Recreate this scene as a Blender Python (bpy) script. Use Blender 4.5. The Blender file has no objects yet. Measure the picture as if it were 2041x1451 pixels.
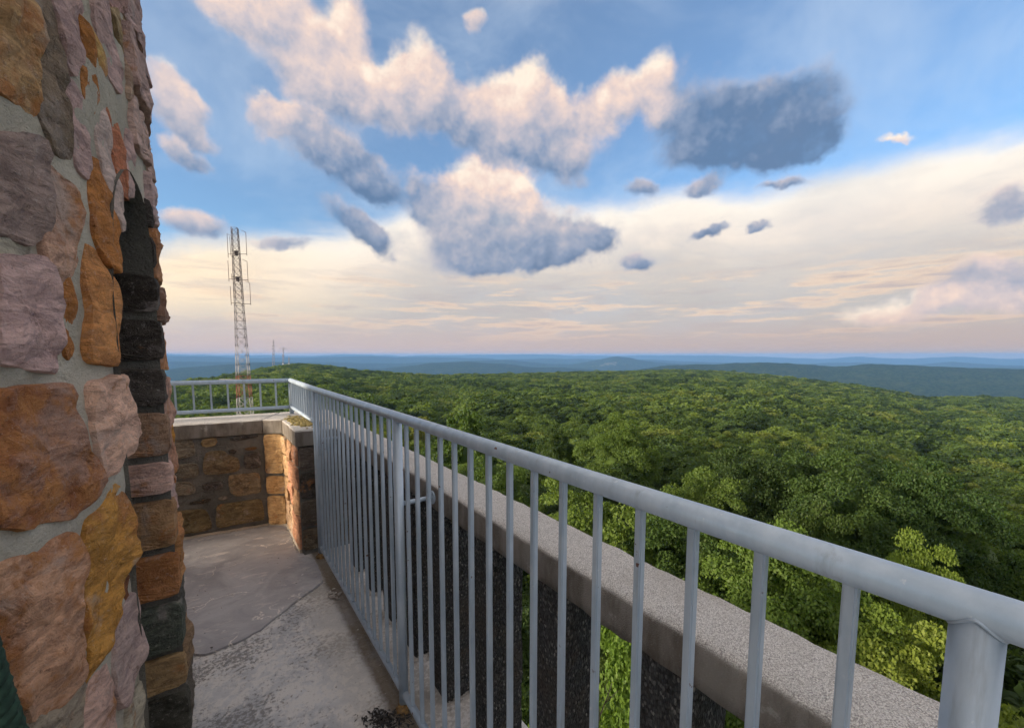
import bpy, bmesh, math, random
import numpy as np
from mathutils import Vector, Matrix, noise as mnoise

# ------------------------------------------------------------------ camera, sky, sun, exposure
SC = bpy.context.scene
COL = SC.collection
W0, H0 = 2041.0, 1451.0
FOC, PPX, PPY, HOR = 835.0, 1020.5, 785.0, 708.0
PITCH = math.atan((PPY - HOR) / FOC)
YAW = math.radians(35.5)                 # the walkway runs along +Y; the lens looks 35.5 deg to its right
EYE = Vector((0, 0, 1.4))
FW = Vector((math.sin(YAW) * math.cos(PITCH), math.cos(YAW) * math.cos(PITCH), -math.sin(PITCH)))
RT = Vector((math.cos(YAW), -math.sin(YAW), 0))
UP = RT.cross(FW)
SUN_AZ, SUN_EL = math.radians(-80), math.radians(11)

cam = bpy.data.cameras.new('camera')
cam.sensor_fit = 'HORIZONTAL'
cam.sensor_width = 36
cam.lens = FOC / W0 * 36
cam.shift_y = (PPY - H0 / 2) / W0
cam.shift_x = (W0 / 2 - PPX) / W0
cam.clip_start, cam.clip_end = 0.02, 90000
camo = bpy.data.objects.new('camera', cam)
COL.objects.link(camo)
camo.matrix_world = Matrix(((RT.x, UP.x, -FW.x, EYE.x), (RT.y, UP.y, -FW.y, EYE.y), (RT.z, UP.z, -FW.z, EYE.z), (0, 0, 0, 1)))
SC.camera = camo
SC.view_settings.view_transform = 'Standard'
SC.view_settings.look = 'None'
SC.view_settings.exposure = 0.85
SC.view_settings.gamma = 1
SC.render.engine = 'CYCLES'
SC.cycles.use_denoising = True
SC.cycles.use_adaptive_sampling = True
SC.cycles.adaptive_threshold = 0.025
SC.cycles.adaptive_min_samples = 12
SC.cycles.max_bounces = 5
SC.cycles.diffuse_bounces = 3
SC.cycles.transmission_bounces = 3
SC.cycles.volume_bounces = 1
SC.cycles.caustics_reflective = SC.cycles.caustics_refractive = False


def ray(x, y):
    """direction of a measured point of the photograph"""
    return (FW * FOC + RT * (x - PPX) - UP * (y - PPY)).normalized()


def on_z(x, y, z):
    d = ray(x, y)
    return EYE + d * ((z - EYE.z) / d.z)


def on_plane(x, y, p, n):
    d = ray(x, y)
    return EYE + d * ((p - EYE).dot(n) / d.dot(n))


def az_el(x, y):
    d = ray(x, y)
    a = math.atan2(d.x, d.y) - YAW
    return a, math.asin(d.z)


# ---- small node-expression helper
class S:
    def __init__(s, t, k): s.t, s.k = t, k
    def m(s, op, *a, clamp=False):
        n = s.t.nodes.new('ShaderNodeMath'); n.operation = op; n.use_clamp = clamp
        for i, v in enumerate((s,) + a): setin(s.t, n.inputs[i], v)
        return S(s.t, n.outputs[0])
    def __add__(s, o): return s.m('ADD', o)
    __radd__ = __add__
    def __sub__(s, o): return s.m('SUBTRACT', o)
    def __rsub__(s, o): return val(s.t, o).m('SUBTRACT', s)
    def __mul__(s, o): return s.m('MULTIPLY', o)
    __rmul__ = __mul__
    def __truediv__(s, o): return s.m('DIVIDE', o)
    def mn(s, o): return s.m('MINIMUM', o)
    def mx(s, o): return s.m('MAXIMUM', o)
    def ss(s, a, b, c=0.0, d=1.0, kind='SMOOTHSTEP'):
        n = s.t.nodes.new('ShaderNodeMapRange'); n.interpolation_type = kind
        s.t.links.new(s.k, n.inputs[0])
        for i, v in enumerate((a, b, c, d)): n.inputs[i + 1].default_value = v
        return S(s.t, n.outputs[0])


def setin(t, sock, v):
    if isinstance(v, S): t.links.new(v.k, sock)
    elif isinstance(v, bpy.types.NodeSocket): t.links.new(v, sock)
    elif v is not None:
        if hasattr(sock.default_value, '__len__') and isinstance(v, (tuple, list)) and len(v) == 3 and len(sock.default_value) == 4:
            v = (*v, 1)
        sock.default_value = v


def val(t, v):
    n = t.nodes.new('ShaderNodeValue'); n.outputs[0].default_value = v
    return S(t, n.outputs[0])


def mix(t, f, a, b, blend='MIX'):
    n = t.nodes.new('ShaderNodeMix'); n.data_type = 'RGBA'; n.blend_type = blend
    n.clamp_factor = True
    setin(t, n.inputs[0], f); setin(t, n.inputs[6], a); setin(t, n.inputs[7], b)
    return S(t, n.outputs[2])


def tex_noise(t, vec, scale, detail=5, rough=.55, dist=0, color=False, dims='3D', lac=2.0):
    n = t.nodes.new('ShaderNodeTexNoise'); n.noise_dimensions = dims
    if vec is not None: setin(t, n.inputs['Vector'], vec)
    n.inputs['Scale'].default_value = scale; n.inputs['Detail'].default_value = detail
    n.inputs['Roughness'].default_value = rough; n.inputs['Distortion'].default_value = dist
    n.inputs['Lacunarity'].default_value = lac
    return S(t, n.outputs['Color' if color else 'Fac'])


def tex_vor(t, vec, scale, feature='F1', out='Distance', rand=1.0):
    n = t.nodes.new('ShaderNodeTexVoronoi'); n.feature = feature
    if vec is not None: setin(t, n.inputs['Vector'], vec)
    n.inputs['Scale'].default_value = scale; n.inputs['Randomness'].default_value = rand
    return S(t, n.outputs[out])


def vmath(t, op, a, b=None):
    n = t.nodes.new('ShaderNodeVectorMath'); n.operation = op
    setin(t, n.inputs[0], a)
    if b is not None:
        if op == 'SCALE': setin(t, n.inputs['Scale'], b)
        else: setin(t, n.inputs[1], b)
    return S(t, n.outputs['Value' if op in ('LENGTH', 'DOT_PRODUCT', 'DISTANCE') else 'Vector'])


def mapping(t, vec, loc=(0, 0, 0), rot=(0, 0, 0), scale=(1, 1, 1), kind='POINT'):
    n = t.nodes.new('ShaderNodeMapping'); n.vector_type = kind
    setin(t, n.inputs[0], vec)
    n.inputs[1].default_value = loc; n.inputs[2].default_value = rot; n.inputs[3].default_value = scale
    return S(t, n.outputs[0])


def combine(t, x, y, z=0.0):
    n = t.nodes.new('ShaderNodeCombineXYZ')
    for i, v in enumerate((x, y, z)): setin(t, n.inputs[i], v)
    return S(t, n.outputs[0])


def sep(t, v):
    n = t.nodes.new('ShaderNodeSeparateXYZ'); setin(t, n.inputs[0], v)
    return [S(t, o) for o in n.outputs]


def ramp(t, f, stops, interp='LINEAR'):
    n = t.nodes.new('ShaderNodeValToRGB'); n.color_ramp.interpolation = interp
    setin(t, n.inputs[0], f)
    e = n.color_ramp.elements
    while len(e) > 1: e.remove(e[-1])
    e[0].position = stops[0][0]; e[0].color = (*stops[0][1], 1)
    for p, c in stops[1:]:
        k = e.new(p); k.color = (*c, 1)
    return S(t, n.outputs[0])


def lin(r, g, b):
    f = lambda c: c / 12.92 if c <= .04045 else ((c + .055) / 1.055) ** 2.4
    return tuple(f(c / 255.0) for c in (r, g, b))


# ------------------------------------------------------------------ world: Nishita sky with evening clouds
SKY_STRENGTH = 0.15
world = bpy.data.worlds.new('World'); SC.world = world; world.use_nodes = True
wt = world.node_tree; wt.nodes.clear()
sky = wt.nodes.new('ShaderNodeTexSky'); sky.sky_type = 'NISHITA'; sky.sun_disc = False
sky.sun_elevation = SUN_EL; sky.sun_rotation = SUN_AZ
sky.air_density = 1.0; sky.dust_density = 0.6; sky.ozone_density = 2.0; sky.altitude = 300
tc = wt.nodes.new('ShaderNodeTexCoord')
dx, dy, dz = sep(wt, S(wt, tc.outputs['Generated']))
ca, sa = math.cos(YAW), math.sin(YAW)
AZ = (dx * ca - dy * sa).m('ARCTAN2', dx * sa + dy * ca)
EL = dz.m('ARCSINE')
P0 = combine(wt, AZ, EL, 0.0)


DIR = S(wt, tc.outputs['Generated'])


def sky_noise(scale, detail, rough, off=(0, 0, 0), sc=(1, 1, 1), dist=0.0, color=False):
    return tex_noise(wt, mapping(wt, DIR, loc=off, scale=sc), scale, detail, rough, dist, color)


def warp(p, scale, amt, detail, seed, rough=.55):
    c = sky_noise(scale, detail, rough, (seed, seed * .7, -seed), color=True)
    return vmath(wt, 'ADD', p, vmath(wt, 'SCALE', vmath(wt, 'SUBTRACT', c, (.5, .5, .5)), amt))


P1 = warp(warp(P0, 5.5, .085, 2, 3.1), 20.0, .045, 5, 7.7, .62)
LIGHT = RT * -.012 + Vector((0, 0, .017))
fb1 = sky_noise(14.0, 8, .60)
fb2 = sky_noise(14.0, 6, .60, tuple(LIGHT))
vo = wt.nodes.new('ShaderNodeTexVoronoi'); vo.feature = 'F1'; vo.normalize = True
setin(wt, vo.inputs['Vector'], vmath(wt, 'ADD', DIR, vmath(wt, 'SCALE', sky_noise(30, 3, .5, color=True), .035)))
vo.inputs['Scale'].default_value = 15; vo.inputs['Detail'].default_value = 1.5; vo.inputs['Roughness'].default_value = .5
puff = .5 - S(wt, vo.outputs['Distance'])

# cumulus: centre x, y, half-width, half-height (photograph pixels), tilt, brightness of its body
BLOBS = [
    (470, 25, 95, 40, -25, .72), (600, 60, 120, 62, -30, .66), (695, 40, 42, 55, 0, .74), (620, 150, 130, 50, -28, .5),
    (838, 125, 48, 62, 0, .86), (790, 168, 100, 52, 0, .84), (695, 160, 52, 50, 0, .74), (880, 212, 115, 66, -8, .58),
    (750, 222, 125, 52, -15, .56), (965, 262, 100, 50, -15, .32),
    (1062, 165, 44, 56, 0, .82), (1025, 212, 72, 60, 0, .8), (1085, 250, 95, 62, -15, .48), (1105, 305, 62, 40, -20, .3),
    (1225, 205, 90, 52, 0, .68), (1308, 195, 32, 62, 10, .7),
    (1425, 240, 110, 82, 0, .06), (1550, 225, 105, 75, 0, .1), (1590, 285, 60, 42, 0, .03), (1490, 300, 125, 42, 0, .05),
    (600, 270, 95, 50, -20, .52), (550, 248, 42, 34, 0, .82), (690, 325, 90, 44, -35, .2), (742, 362, 48, 32, -40, .13),
    (985, 372, 66, 48, 0, .95), (1045, 385, 42, 44, 0, .85), (930, 402, 85, 60, -10, .52), (1000, 450, 135, 62, -8, .44),
    (1095, 480, 92, 50, 0, .18), (955, 490, 115, 48, 0, .34), (850, 400, 52, 42, -30, .22), (1030, 512, 95, 32, 0, .28),
    (695, 440, 58, 34, -35, .18), (745, 470, 48, 26, -35, .14),
    (350, 200, 56, 42, -30, .58), (380, 262, 48, 24, -35, .48), (375, 312, 48, 20, -30, .4), (405, 448, 60, 24, -8, .38),
    (572, 486, 44, 16, 0, .45), (1210, 468, 36, 26, 0, .22), (1275, 520, 30, 17, 0, .18), (1412, 465, 42, 12, 8, .18),
    (1515, 455, 24, 12, 30, .22), (1285, 370, 28, 18, 0, .3), (1405, 370, 40, 16, 10, .3), (1570, 368, 50, 12, 8, .32),
    (2010, 418, 70, 36, 5, .40), (2000, 560, 125, 42, 12, .40), (1890, 615, 190, 24, 6, .84),
    (1780, 296, 40, 11, 4, 1.0), (940, 40, 24, 30, 0, .66),
    # beyond the frame the same kind of sky goes on
    (-500, 150, 260, 120, -15, .6), (-900, 420, 300, 90, -10, .4), (2700, 120, 260, 130, 10, .45), (3600, 300, 500, 160, 5, .5),
]
B = T = None
for (x, y, rx, ry, rot, tone) in BLOBS:
    u, v = az_el(x, y)
    ul, vl = az_el(x - rx, y); ur, vr = az_el(x + rx, y)
    _, vt = az_el(x, y - ry); _, vb = az_el(x, y + ry)
    a = max(.006, math.hypot(ur - ul, vr - vl) / 2); b = max(.005, (vt - vb) / 2)
    tilt = math.atan2(vr - vl, ur - ul) + math.radians(rot)
    q = mapping(wt, P1, (u, v, 0), (0, 0, tilt), (a * 1.46, b * 1.46, 1), 'TEXTURE')
    w = vmath(wt, 'LENGTH', q).ss(1.15, .1)
    tn = vmath(wt, 'DOT_PRODUCT', q, (-.10, .30, 0)) + tone
    if B is None: B, T = w, w * tn
    else:
        B = B + w
        T = w.m('MULTIPLY_ADD', tn, T)
tone = T / (B + .001)
carve = sky_noise(6.0, 4, .55, (2.2, 5.1, 1.3))
D = B.mn(.95) + (fb1 - .5) * 1.2 + (carve - .5) * .9 + puff * .55
alpha = D.ss(.20, .98)
edge = (fb1 - fb2) * .95                                     # billows catch the light from the upper left
lit = (tone + edge + puff * .30 + (carve - .5) * .55 + (D.ss(.85, .3) - .45) * .16).m('ADD', 0, clamp=True)
cumulus = ramp(wt, lit, [(0, lin(92, 118, 152)), (.22, lin(128, 145, 172)), (.45, lin(172, 172, 184)), (.64, lin(206, 192, 192)),
                         (.82, lin(234, 208, 194)), (1, lin(250, 232, 212))])
# the high bank of thin cloud, its upper edge as a curve of azimuth
PTS = [(-60, 480), (300, 470), (500, 458), (640, 452), (760, 425), (850, 395), (1000, 380), (1100, 400), (1250, 388), (1380, 362), (1500, 372),
       (1620, 350), (1740, 318), (1850, 284), (1950, 258), (2041, 238), (2400, 200)]
fc = wt.nodes.new('ShaderNodeFloatCurve')
cv = fc.mapping.curves[0]
uv = [az_el(*p) for p in PTS]
fx = lambda u: (u + math.pi) / (2 * math.pi)
while len(cv.points) > 2: cv.points.remove(cv.points[-1])
cv.points[0].location = (0, .22); cv.points[1].location = (1, .22)
for u, v in uv: cv.points.new(fx(u), v)
fc.mapping.update()
setin(wt, fc.inputs['Value'], (AZ + math.pi) / (2 * math.pi))
bank_noise = sky_noise(4.5, 6, .55, (1, 2, 3), (1, 1, 2.8), .4)
depth = S(wt, fc.outputs[0]) - EL + (bank_noise - .5) * .07 + (fb1 - .5) * .03
bank_a = depth.ss(-.015, .045) * .97
streak = sky_noise(5.0, 6, .62, (.3, .1, .7), (1, 1, 9), .2)
streak2 = sky_noise(6.0, 6, .62, (4.3, 2.1, 1.7), (1, 1, 7), .2)
bank_c = ramp(wt, depth * 2.2, [(0, lin(224, 224, 228)), (.07, lin(247, 238, 225)), (.2, lin(236, 223, 210)), (.34, lin(205, 196, 188)), (.5, lin(188, 182, 178)),
                                (.7, lin(184, 176, 173)), (1, lin(184, 172, 170))])
bank_c = mix(wt, (bank_noise - .47) * 2.4, bank_c, lin(188, 189, 194))
warm = AZ.ss(-.2, -.7) * EL.ss(.30, .17) * EL.ss(.03, .12)
bank_c = mix(wt, warm * .55, bank_c, lin(255, 226, 180))
# low layered streaks lit peach along the horizon
low = EL.ss(.21, .13) * EL.ss(.012, .05) * AZ.ss(-.9, .05, .45, 1.0)
st_a = low * streak.ss(.47, .66) * .85
st_c = ramp(wt, streak.ss(.46, .72) + (fb1 - .5) * .4, [(0, lin(226, 204, 186)), (.4, lin(246, 212, 180)), (1, lin(182, 172, 172))])
st2_a = low * streak2.ss(.48, .66) * .7
haze_c = mix(wt, AZ.ss(-.9, .9), lin(200, 180, 178), lin(186, 164, 156))
hz_a = EL.ss(.10, -.01) * .95

K = 1.17 / (SKY_STRENGTH * 2 ** SC.view_settings.exposure)
skyc = mix(wt, 1.0, sky.outputs[0], (.54, .74, .90), 'MULTIPLY')


def over(bg, c, a):
    c = mix(wt, 1.0, c, (K, K, K), 'MULTIPLY')
    return mix(wt, a, bg, c)


# unseen cloud overhead and behind, made thicker and brighter to light the foreground
pv_ = combine(wt, dx / (dz.mx(0) + .12), dy / (dz.mx(0) + .12), 0.0)
fld = tex_noise(wt, pv_, 1.5, 5, .55, .3, dims='2D')
beyond = EL.ss(.64, .78).mx(AZ.m('ABSOLUTE').ss(1.05, 1.5) * EL.ss(.2, .4))
fld_a = fld.ss(.28, .46) * beyond * .95
fld_c = ramp(wt, fld, [(.30, lin(255, 240, 224)), (.55, lin(240, 226, 216)), (.8, lin(196, 192, 198))])
veil = sky_noise(3.0, 5, .6, (1.7, .4, 2), (1, 1, 1.6), .5)
skyc = over(skyc, lin(206, 220, 236), veil.ss(.38, .75) * .30 + .13)
out = over(skyc, bank_c, bank_a)
sun_side = vmath(wt, 'DOT_PRODUCT', combine(wt, dx, dy, dz), (math.sin(SUN_AZ) * math.cos(SUN_EL), math.cos(SUN_AZ) * math.cos(SUN_EL), math.sin(SUN_EL))).ss(.35, .8)
out = mix(wt, sun_side, out, sky.outputs[0], 'LIGHTEN')      # low sun glowing through the thin bank
out = over(out, fld_c, fld_a)
out = over(out, lin(184, 176, 176), st2_a)
out = over(out, st_c, st_a)
out = over(out, lin(196, 198, 212), B.ss(.02, .75) * fb1.ss(.40, .68) * .42)
out = over(out, cumulus, alpha * B.ss(.0, .12) * .92)
out = over(out, haze_c, hz_a)
bgn = wt.nodes.new('ShaderNodeBackground'); setin(wt, bgn.inputs[0], out); bgn.inputs[1].default_value = SKY_STRENGTH
wo = wt.nodes.new('ShaderNodeOutputWorld'); wt.links.new(bgn.outputs[0], wo.inputs[0])
world.cycles.sampling_method = 'MANUAL'; world.cycles.sample_map_resolution = 256

sl = bpy.data.lights.new('sun', 'SUN'); sl.energy = 4.5; sl.angle = math.radians(10); sl.color = (1.0, .82, .62)
so = bpy.data.objects.new('sun', sl); COL.objects.link(so)
sd = Vector((math.sin(SUN_AZ) * math.cos(SUN_EL), math.cos(SUN_AZ) * math.cos(SUN_EL), math.sin(SUN_EL)))
so.rotation_euler = sd.to_track_quat('Z', 'Y').to_euler()
so.location = (0, 0, 60)

# ------------------------------------------------------------------ helpers for objects and materials
def tag(o, label=None, cat=None, group=None, kind=None):
    if label: o['label'] = label
    if cat: o['category'] = cat
    if group: o['group'] = group
    if kind: o['kind'] = kind
    return o


def empty(name, loc=(0, 0, 0)):
    o = bpy.data.objects.new(name, None); o.empty_display_size = .2
    o.location = loc; COL.objects.link(o)
    return o


def link(name, me, mat=None, parent=None, world_coords=True):
    o = bpy.data.objects.new(name, me); COL.objects.link(o)
    if mat is not None and not me.materials: me.materials.append(mat)
    if parent is not None:
        o.parent = parent
        if world_coords: o.matrix_parent_inverse = Matrix.Translation(-root_loc(parent))
    return o


def root_loc(o):
    v = Vector((0, 0, 0))
    while o is not None:
        v = v + o.location; o = o.parent
        break
    return v


def mesh_np(name, verts, faces, smooth=False):
    """verts (n,3) array, faces (m,k) array with constant k"""
    me = bpy.data.meshes.new(name)
    v = np.asarray(verts, dtype=np.float32); f = np.asarray(faces, dtype=np.int32)
    k = f.shape[1]
    me.vertices.add(len(v)); me.vertices.foreach_set('co', v.ravel())
    me.loops.add(f.size); me.loops.foreach_set('vertex_index', f.ravel())
    me.polygons.add(len(f))
    me.polygons.foreach_set('loop_start', np.arange(0, f.size, k, dtype=np.int32))
    me.polygons.foreach_set('loop_total', np.full(len(f), k, dtype=np.int32))
    me.polygons.foreach_set('use_smooth', np.full(len(f), smooth, dtype=bool))
    me.update(calc_edges=True)
    me.validate()
    return me


def from_bm(name, bm, smooth=False):
    me = bpy.data.meshes.new(name)
    bmesh.ops.recalc_face_normals(bm, faces=bm.faces)
    bm.to_mesh(me); bm.free()
    for p in me.polygons: p.use_smooth = smooth
    return me


def add_tube(bm, pts, rad, seg=12, caps=True):
    """tube through points; rad scalar or list"""
    pts = [Vector(p) for p in pts]
    if not hasattr(rad, '__len__'): rad = [rad] * len(pts)
    rings = []
    for i, p in enumerate(pts):
        d = (pts[min(i + 1, len(pts) - 1)] - pts[max(i - 1, 0)]).normalized()
        ref = Vector((0, 0, 1)) if abs(d.z) < .9 else Vector((1, 0, 0))
        a = d.cross(ref).normalized(); b = d.cross(a).normalized()
        rings.append([bm.verts.new(p + (a * math.cos(2 * math.pi * k / seg) + b * math.sin(2 * math.pi * k / seg)) * rad[i]) for k in range(seg)])
    for r0, r1 in zip(rings, rings[1:]):
        for k in range(seg): bm.faces.new((r0[k], r0[(k + 1) % seg], r1[(k + 1) % seg], r1[k]))
    if caps:
        bm.faces.new(rings[0][::-1]); bm.faces.new(rings[-1])


def add_box(bm, lo, hi):
    v = [bm.verts.new((x, y, z)) for x in (lo[0], hi[0]) for y in (lo[1], hi[1]) for z in (lo[2], hi[2])]
    for f in ((0, 1, 3, 2), (4, 6, 7, 5), (0, 4, 5, 1), (2, 3, 7, 6), (0, 2, 6, 4), (1, 5, 7, 3)):
        bm.faces.new([v[i] for i in f])


def new_mat(name):
    m = bpy.data.materials.new(name); m.use_nodes = True
    t = m.node_tree; t.nodes.clear()
    o = t.nodes.new('ShaderNodeOutputMaterial')
    p = t.nodes.new('ShaderNodeBsdfPrincipled')
    t.links.new(p.outputs[0], o.inputs[0])
    return m, t, p, o


def coords(t, kind='Object'):
    n = t.nodes.new('ShaderNodeTexCoord')
    return S(t, n.outputs[kind])


def bump(t, p, h, dist=.01, strength=1.0):
    n = t.nodes.new('ShaderNodeBump'); n.inputs['Strength'].default_value = strength; n.inputs['Distance'].default_value = dist
    setin(t, n.inputs['Height'], h); t.links.new(n.outputs[0], p.inputs['Normal'])


def obj_info(t):
    return t.nodes.new('ShaderNodeObjectInfo')


# ---- masonry stone: colour of each stone from the object colour (rgb), share of rust staining from its alpha
def make_rock():
    m, t, p, o = new_mat('sandstone')
    oi = obj_info(t)
    rnd = S(t, oi.outputs['Random']); base = S(t, oi.outputs['Color']); rust_amt = S(t, oi.outputs['Alpha'])
    c = vmath(t, 'ADD', coords(t), vmath(t, 'SCALE', (3.1, 7.3, 5.7), rnd * 20))
    na = tex_noise(t, c, 5.5, 7, .66, .4); nb = tex_noise(t, c, 19, 8, .70, .3); nc = tex_noise(t, c, 75, 6, .75); nd = tex_noise(t, c, 240, 4, .7)
    bed = tex_noise(t, mapping(t, c, rot=(.3, .25, 0), scale=(1, 1, 3.2)), 13, 6, .68, .8)
    na2 = tex_noise(t, mapping(t, c, loc=(4, 9, 2)), 6.5, 6, .62, .5)
    col = mix(t, bed.ss(.38, .62), mix(t, 1.0, base, (1.0, .94, .94), 'MULTIPLY'), mix(t, 1.0, base, (1.62, 1.54, 1.48), 'MULTIPLY'))
    rust = (na + (nb - .5) * .6 + rust_amt * .62).ss(.64, .84)
    col = mix(t, rust, col, mix(t, nb.ss(.35, .65), (.32, .12, .05), (.52, .24, .09)))
    col = mix(t, na2.ss(.56, .70) * .8, col, mix(t, .5, base, (.56, .50, .48)))          # grey weathered patches
    col = mix(t, (na2 + (nc - .5) * .3).ss(.40, .30) * .6, col, mix(t, 1.0, col, (.40, .36, .36), 'MULTIPLY'))
    col = mix(t, nc.ss(.56, .70) * .5, col, mix(t, .6, col, (.72, .66, .62)))
    col = mix(t, nc.ss(.44, .30) * .7, col, mix(t, 1.0, col, (.38, .34, .34), 'MULTIPLY'))
    col = mix(t, nd.ss(.62, .74) * .45, col, (.75, .70, .66))
    setin(t, p.inputs['Base Color'], col)
    p.inputs['Roughness'].default_value = .85
    p.inputs['Specular IOR Level'].default_value = .25
    bump(t, p, nb * .9 + bed * .5 + nc * .45 + nd * .14, .022, 1.0)
    return m


def make_mortar(name, c1, c2, dark=.5):
    m, t, p, o = new_mat(name)
    c = coords(t)
    big = tex_noise(t, c, 5, 5, .6, .3); fine = tex_noise(t, c, 170, 5, .75); med = tex_noise(t, c, 35, 5, .6)
    col = mix(t, big.ss(.35, .65), c1, c2)
    col = mix(t, fine.ss(.45, .3) * dark, col, mix(t, 1.0, col, (.45, .45, .43), 'MULTIPLY'))
    col = mix(t, med.ss(.62, .75) * .4, col, mix(t, 1.0, col, (.5, .47, .42), 'MULTIPLY'))
    setin(t, p.inputs['Base Color'], col)
    p.inputs['Roughness'].default_value = .95; p.inputs['Specular IOR Level'].default_value = .15
    bump(t, p, big * 1.2 + med + fine * .5, .014, 1.0)
    return m


ROCK = make_rock()
MORTAR = make_mortar('lime_mortar', (.58, .545, .46), (.44, .42, .355))
MORTAR_DARK = make_mortar('weathered_mortar', (.20, .195, .18), (.13, .13, .12))


def make_galv():
    m, t, p, o = new_mat('painted_steel')
    c = coords(t); oi = obj_info(t)
    c = vmath(t, 'ADD', c, vmath(t, 'SCALE', (3, 5, 7), S(t, oi.outputs['Random']) * 9))
    n1 = tex_noise(t, mapping(t, c, scale=(1, 1, .25)), 30, 5, .6); n2 = tex_noise(t, c, 9, 4, .6); n3 = tex_noise(t, c, 140, 3, .6)
    col = mix(t, n1.ss(.3, .7), (.34, .43, .53), (.43, .52, .62))
    col = mix(t, n2.ss(.5, .7) * .35, col, (.53, .60, .67))
    spots = tex_noise(t, c, 46, 3, .5).ss(.715, .75)
    dark_tone = tex_noise(t, mapping(t, c, scale=(1, 1, .12)), 26, 6, .7).ss(.56, .72)  # dirt streaks on the painted steel
    col = mix(t, dark_tone * .45, col, (.21, .235, .255))
    col = mix(t, tex_noise(t, c, 75, 4, .6).ss(.66, .72) * .5, col, (.62, .66, .68))
    col = mix(t, spots * .9, col, (.13, .05, .02))
    setin(t, p.inputs['Base Color'], col)
    setin(t, p.inputs['Roughness'], n2.ss(.3, .7, .36, .5) + spots * .3)
    p.inputs['Metallic'].default_value = .25
    bump(t, p, n3, .001, .3)
    return m


STEEL = make_galv()


def make_cope():
    m, t, p, o = new_mat('aggregate_concrete')
    c = coords(t)
    v = tex_vor(t, c, 480, out='Color'); g = sep(t, v)[0]
    vd = tex_vor(t, c, 480)
    big = tex_noise(t, c, 4, 5, .6); fine = tex_noise(t, c, 330, 4, .7)
    col = ramp(t, g, [(0, (.42, .41, .40)), (.3, (.64, .625, .60)), (.7, (.76, .745, .72)), (1, (.86, .84, .81))])
    col = mix(t, vd.ss(.45, .8) * .6, col, (.2, .19, .18))
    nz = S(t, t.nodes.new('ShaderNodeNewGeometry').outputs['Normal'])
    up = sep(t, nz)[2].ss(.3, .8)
    # vertical faces get a darker streaked tone, upward faces keep the pale aggregate
    dark_tone = mix(t, tex_noise(t, mapping(t, c, scale=(1, 1, .3)), 14, 6, .65).ss(.35, .65), (.15, .13, .11), (.29, .27, .245))
    dark_tone = mix(t, fine.ss(.56, .7) * .5, dark_tone, (.4, .38, .35))
    col = mix(t, up, dark_tone, col)
    lich = tex_noise(t, c, 22, 6, .7).ss(.68, .74)
    col = mix(t, lich * .5, col, (.09, .08, .07))
    col = mix(t, (big + (fine - .5) * .2).ss(.52, .72) * .45, col, (.36, .33, .29))
    col = mix(t, tex_noise(t, c, 11, 6, .7).ss(.60, .70) * .35, col, (.78, .76, .72))
    setin(t, p.inputs['Base Color'], col); p.inputs['Roughness'].default_value = .92
    p.inputs['Specular IOR Level'].default_value = .2
    bump(t, p, vd * -1.0 + fine * .4, .004, .8)
    return m


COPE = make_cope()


def make_pillar_mat():
    m, t, p, o = new_mat('dark_pebble_aggregate')
    c = coords(t); oi = obj_info(t)
    cc = mapping(t, c, scale=(1, 1, .62))
    v = tex_vor(t, cc, 190, out='Color'); g = sep(t, v)[1]; vd = tex_vor(t, cc, 190)
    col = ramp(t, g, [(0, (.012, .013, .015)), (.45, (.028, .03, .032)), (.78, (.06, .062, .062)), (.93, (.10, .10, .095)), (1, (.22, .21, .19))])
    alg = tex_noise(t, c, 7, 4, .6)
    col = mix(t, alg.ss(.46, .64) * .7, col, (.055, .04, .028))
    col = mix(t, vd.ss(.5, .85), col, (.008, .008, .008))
    setin(t, p.inputs['Base Color'], col); p.inputs['Roughness'].default_value = .75
    bump(t, p, vd * -1.0, .006, 1.0)
    return m


PILLAR = make_pillar_mat()


def make_floor():
    m, t, p, o = new_mat('worn_concrete')
    c = coords(t)
    x, y, z = sep(t, c)
    n1 = tex_noise(t, c, 3.2, 7, .62, .4); n2 = tex_noise(t, c, 22, 8, .72, .6); n3 = tex_noise(t, c, 120, 5, .7)
    col = mix(t, n1.ss(.36, .64), (.37, .39, .43), (.55, .565, .595))
    flake = (n2 + (n1 - .5) * .5).ss(.47, .56)
    col = mix(t, flake * .6, col, (.66, .64, .62))
    dark = (tex_noise(t, c, 60, 6, .75) + (tex_noise(t, c, 2.1, 3, .5) - .5) * .8).ss(.50, .60)
    col = mix(t, dark * .8, col, (.13, .13, .135))
    mud = (x + (n2 - .5) * .05).ss(.47, .515) * (x + (n2 - .5) * .03).ss(.60, .555)
    col = mix(t, mud * (n1.ss(.2, .5, .55, .9)), col, (.105, .078, .045))
    tan = (x + (n2 - .5) * .1).ss(.25, .45)
    col = mix(t, tan * (1 - mud) * .45, col, (.58, .54, .48))
    far = y.ss(3.3, 3.8)
    col = mix(t, n3.ss(.56, .7) * .3, col, (.6, .57, .54))
    col = mix(t, n3.ss(.42, .3) * .45, col, (.07, .07, .07))
    setin(t, p.inputs['Base Color'], col)
    setin(t, p.inputs['Roughness'], n1.ss(.3, .7, .62, .85))
    bump(t, p, n2 * .8 + n3 * .25, .006, .7)
    return m


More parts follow.
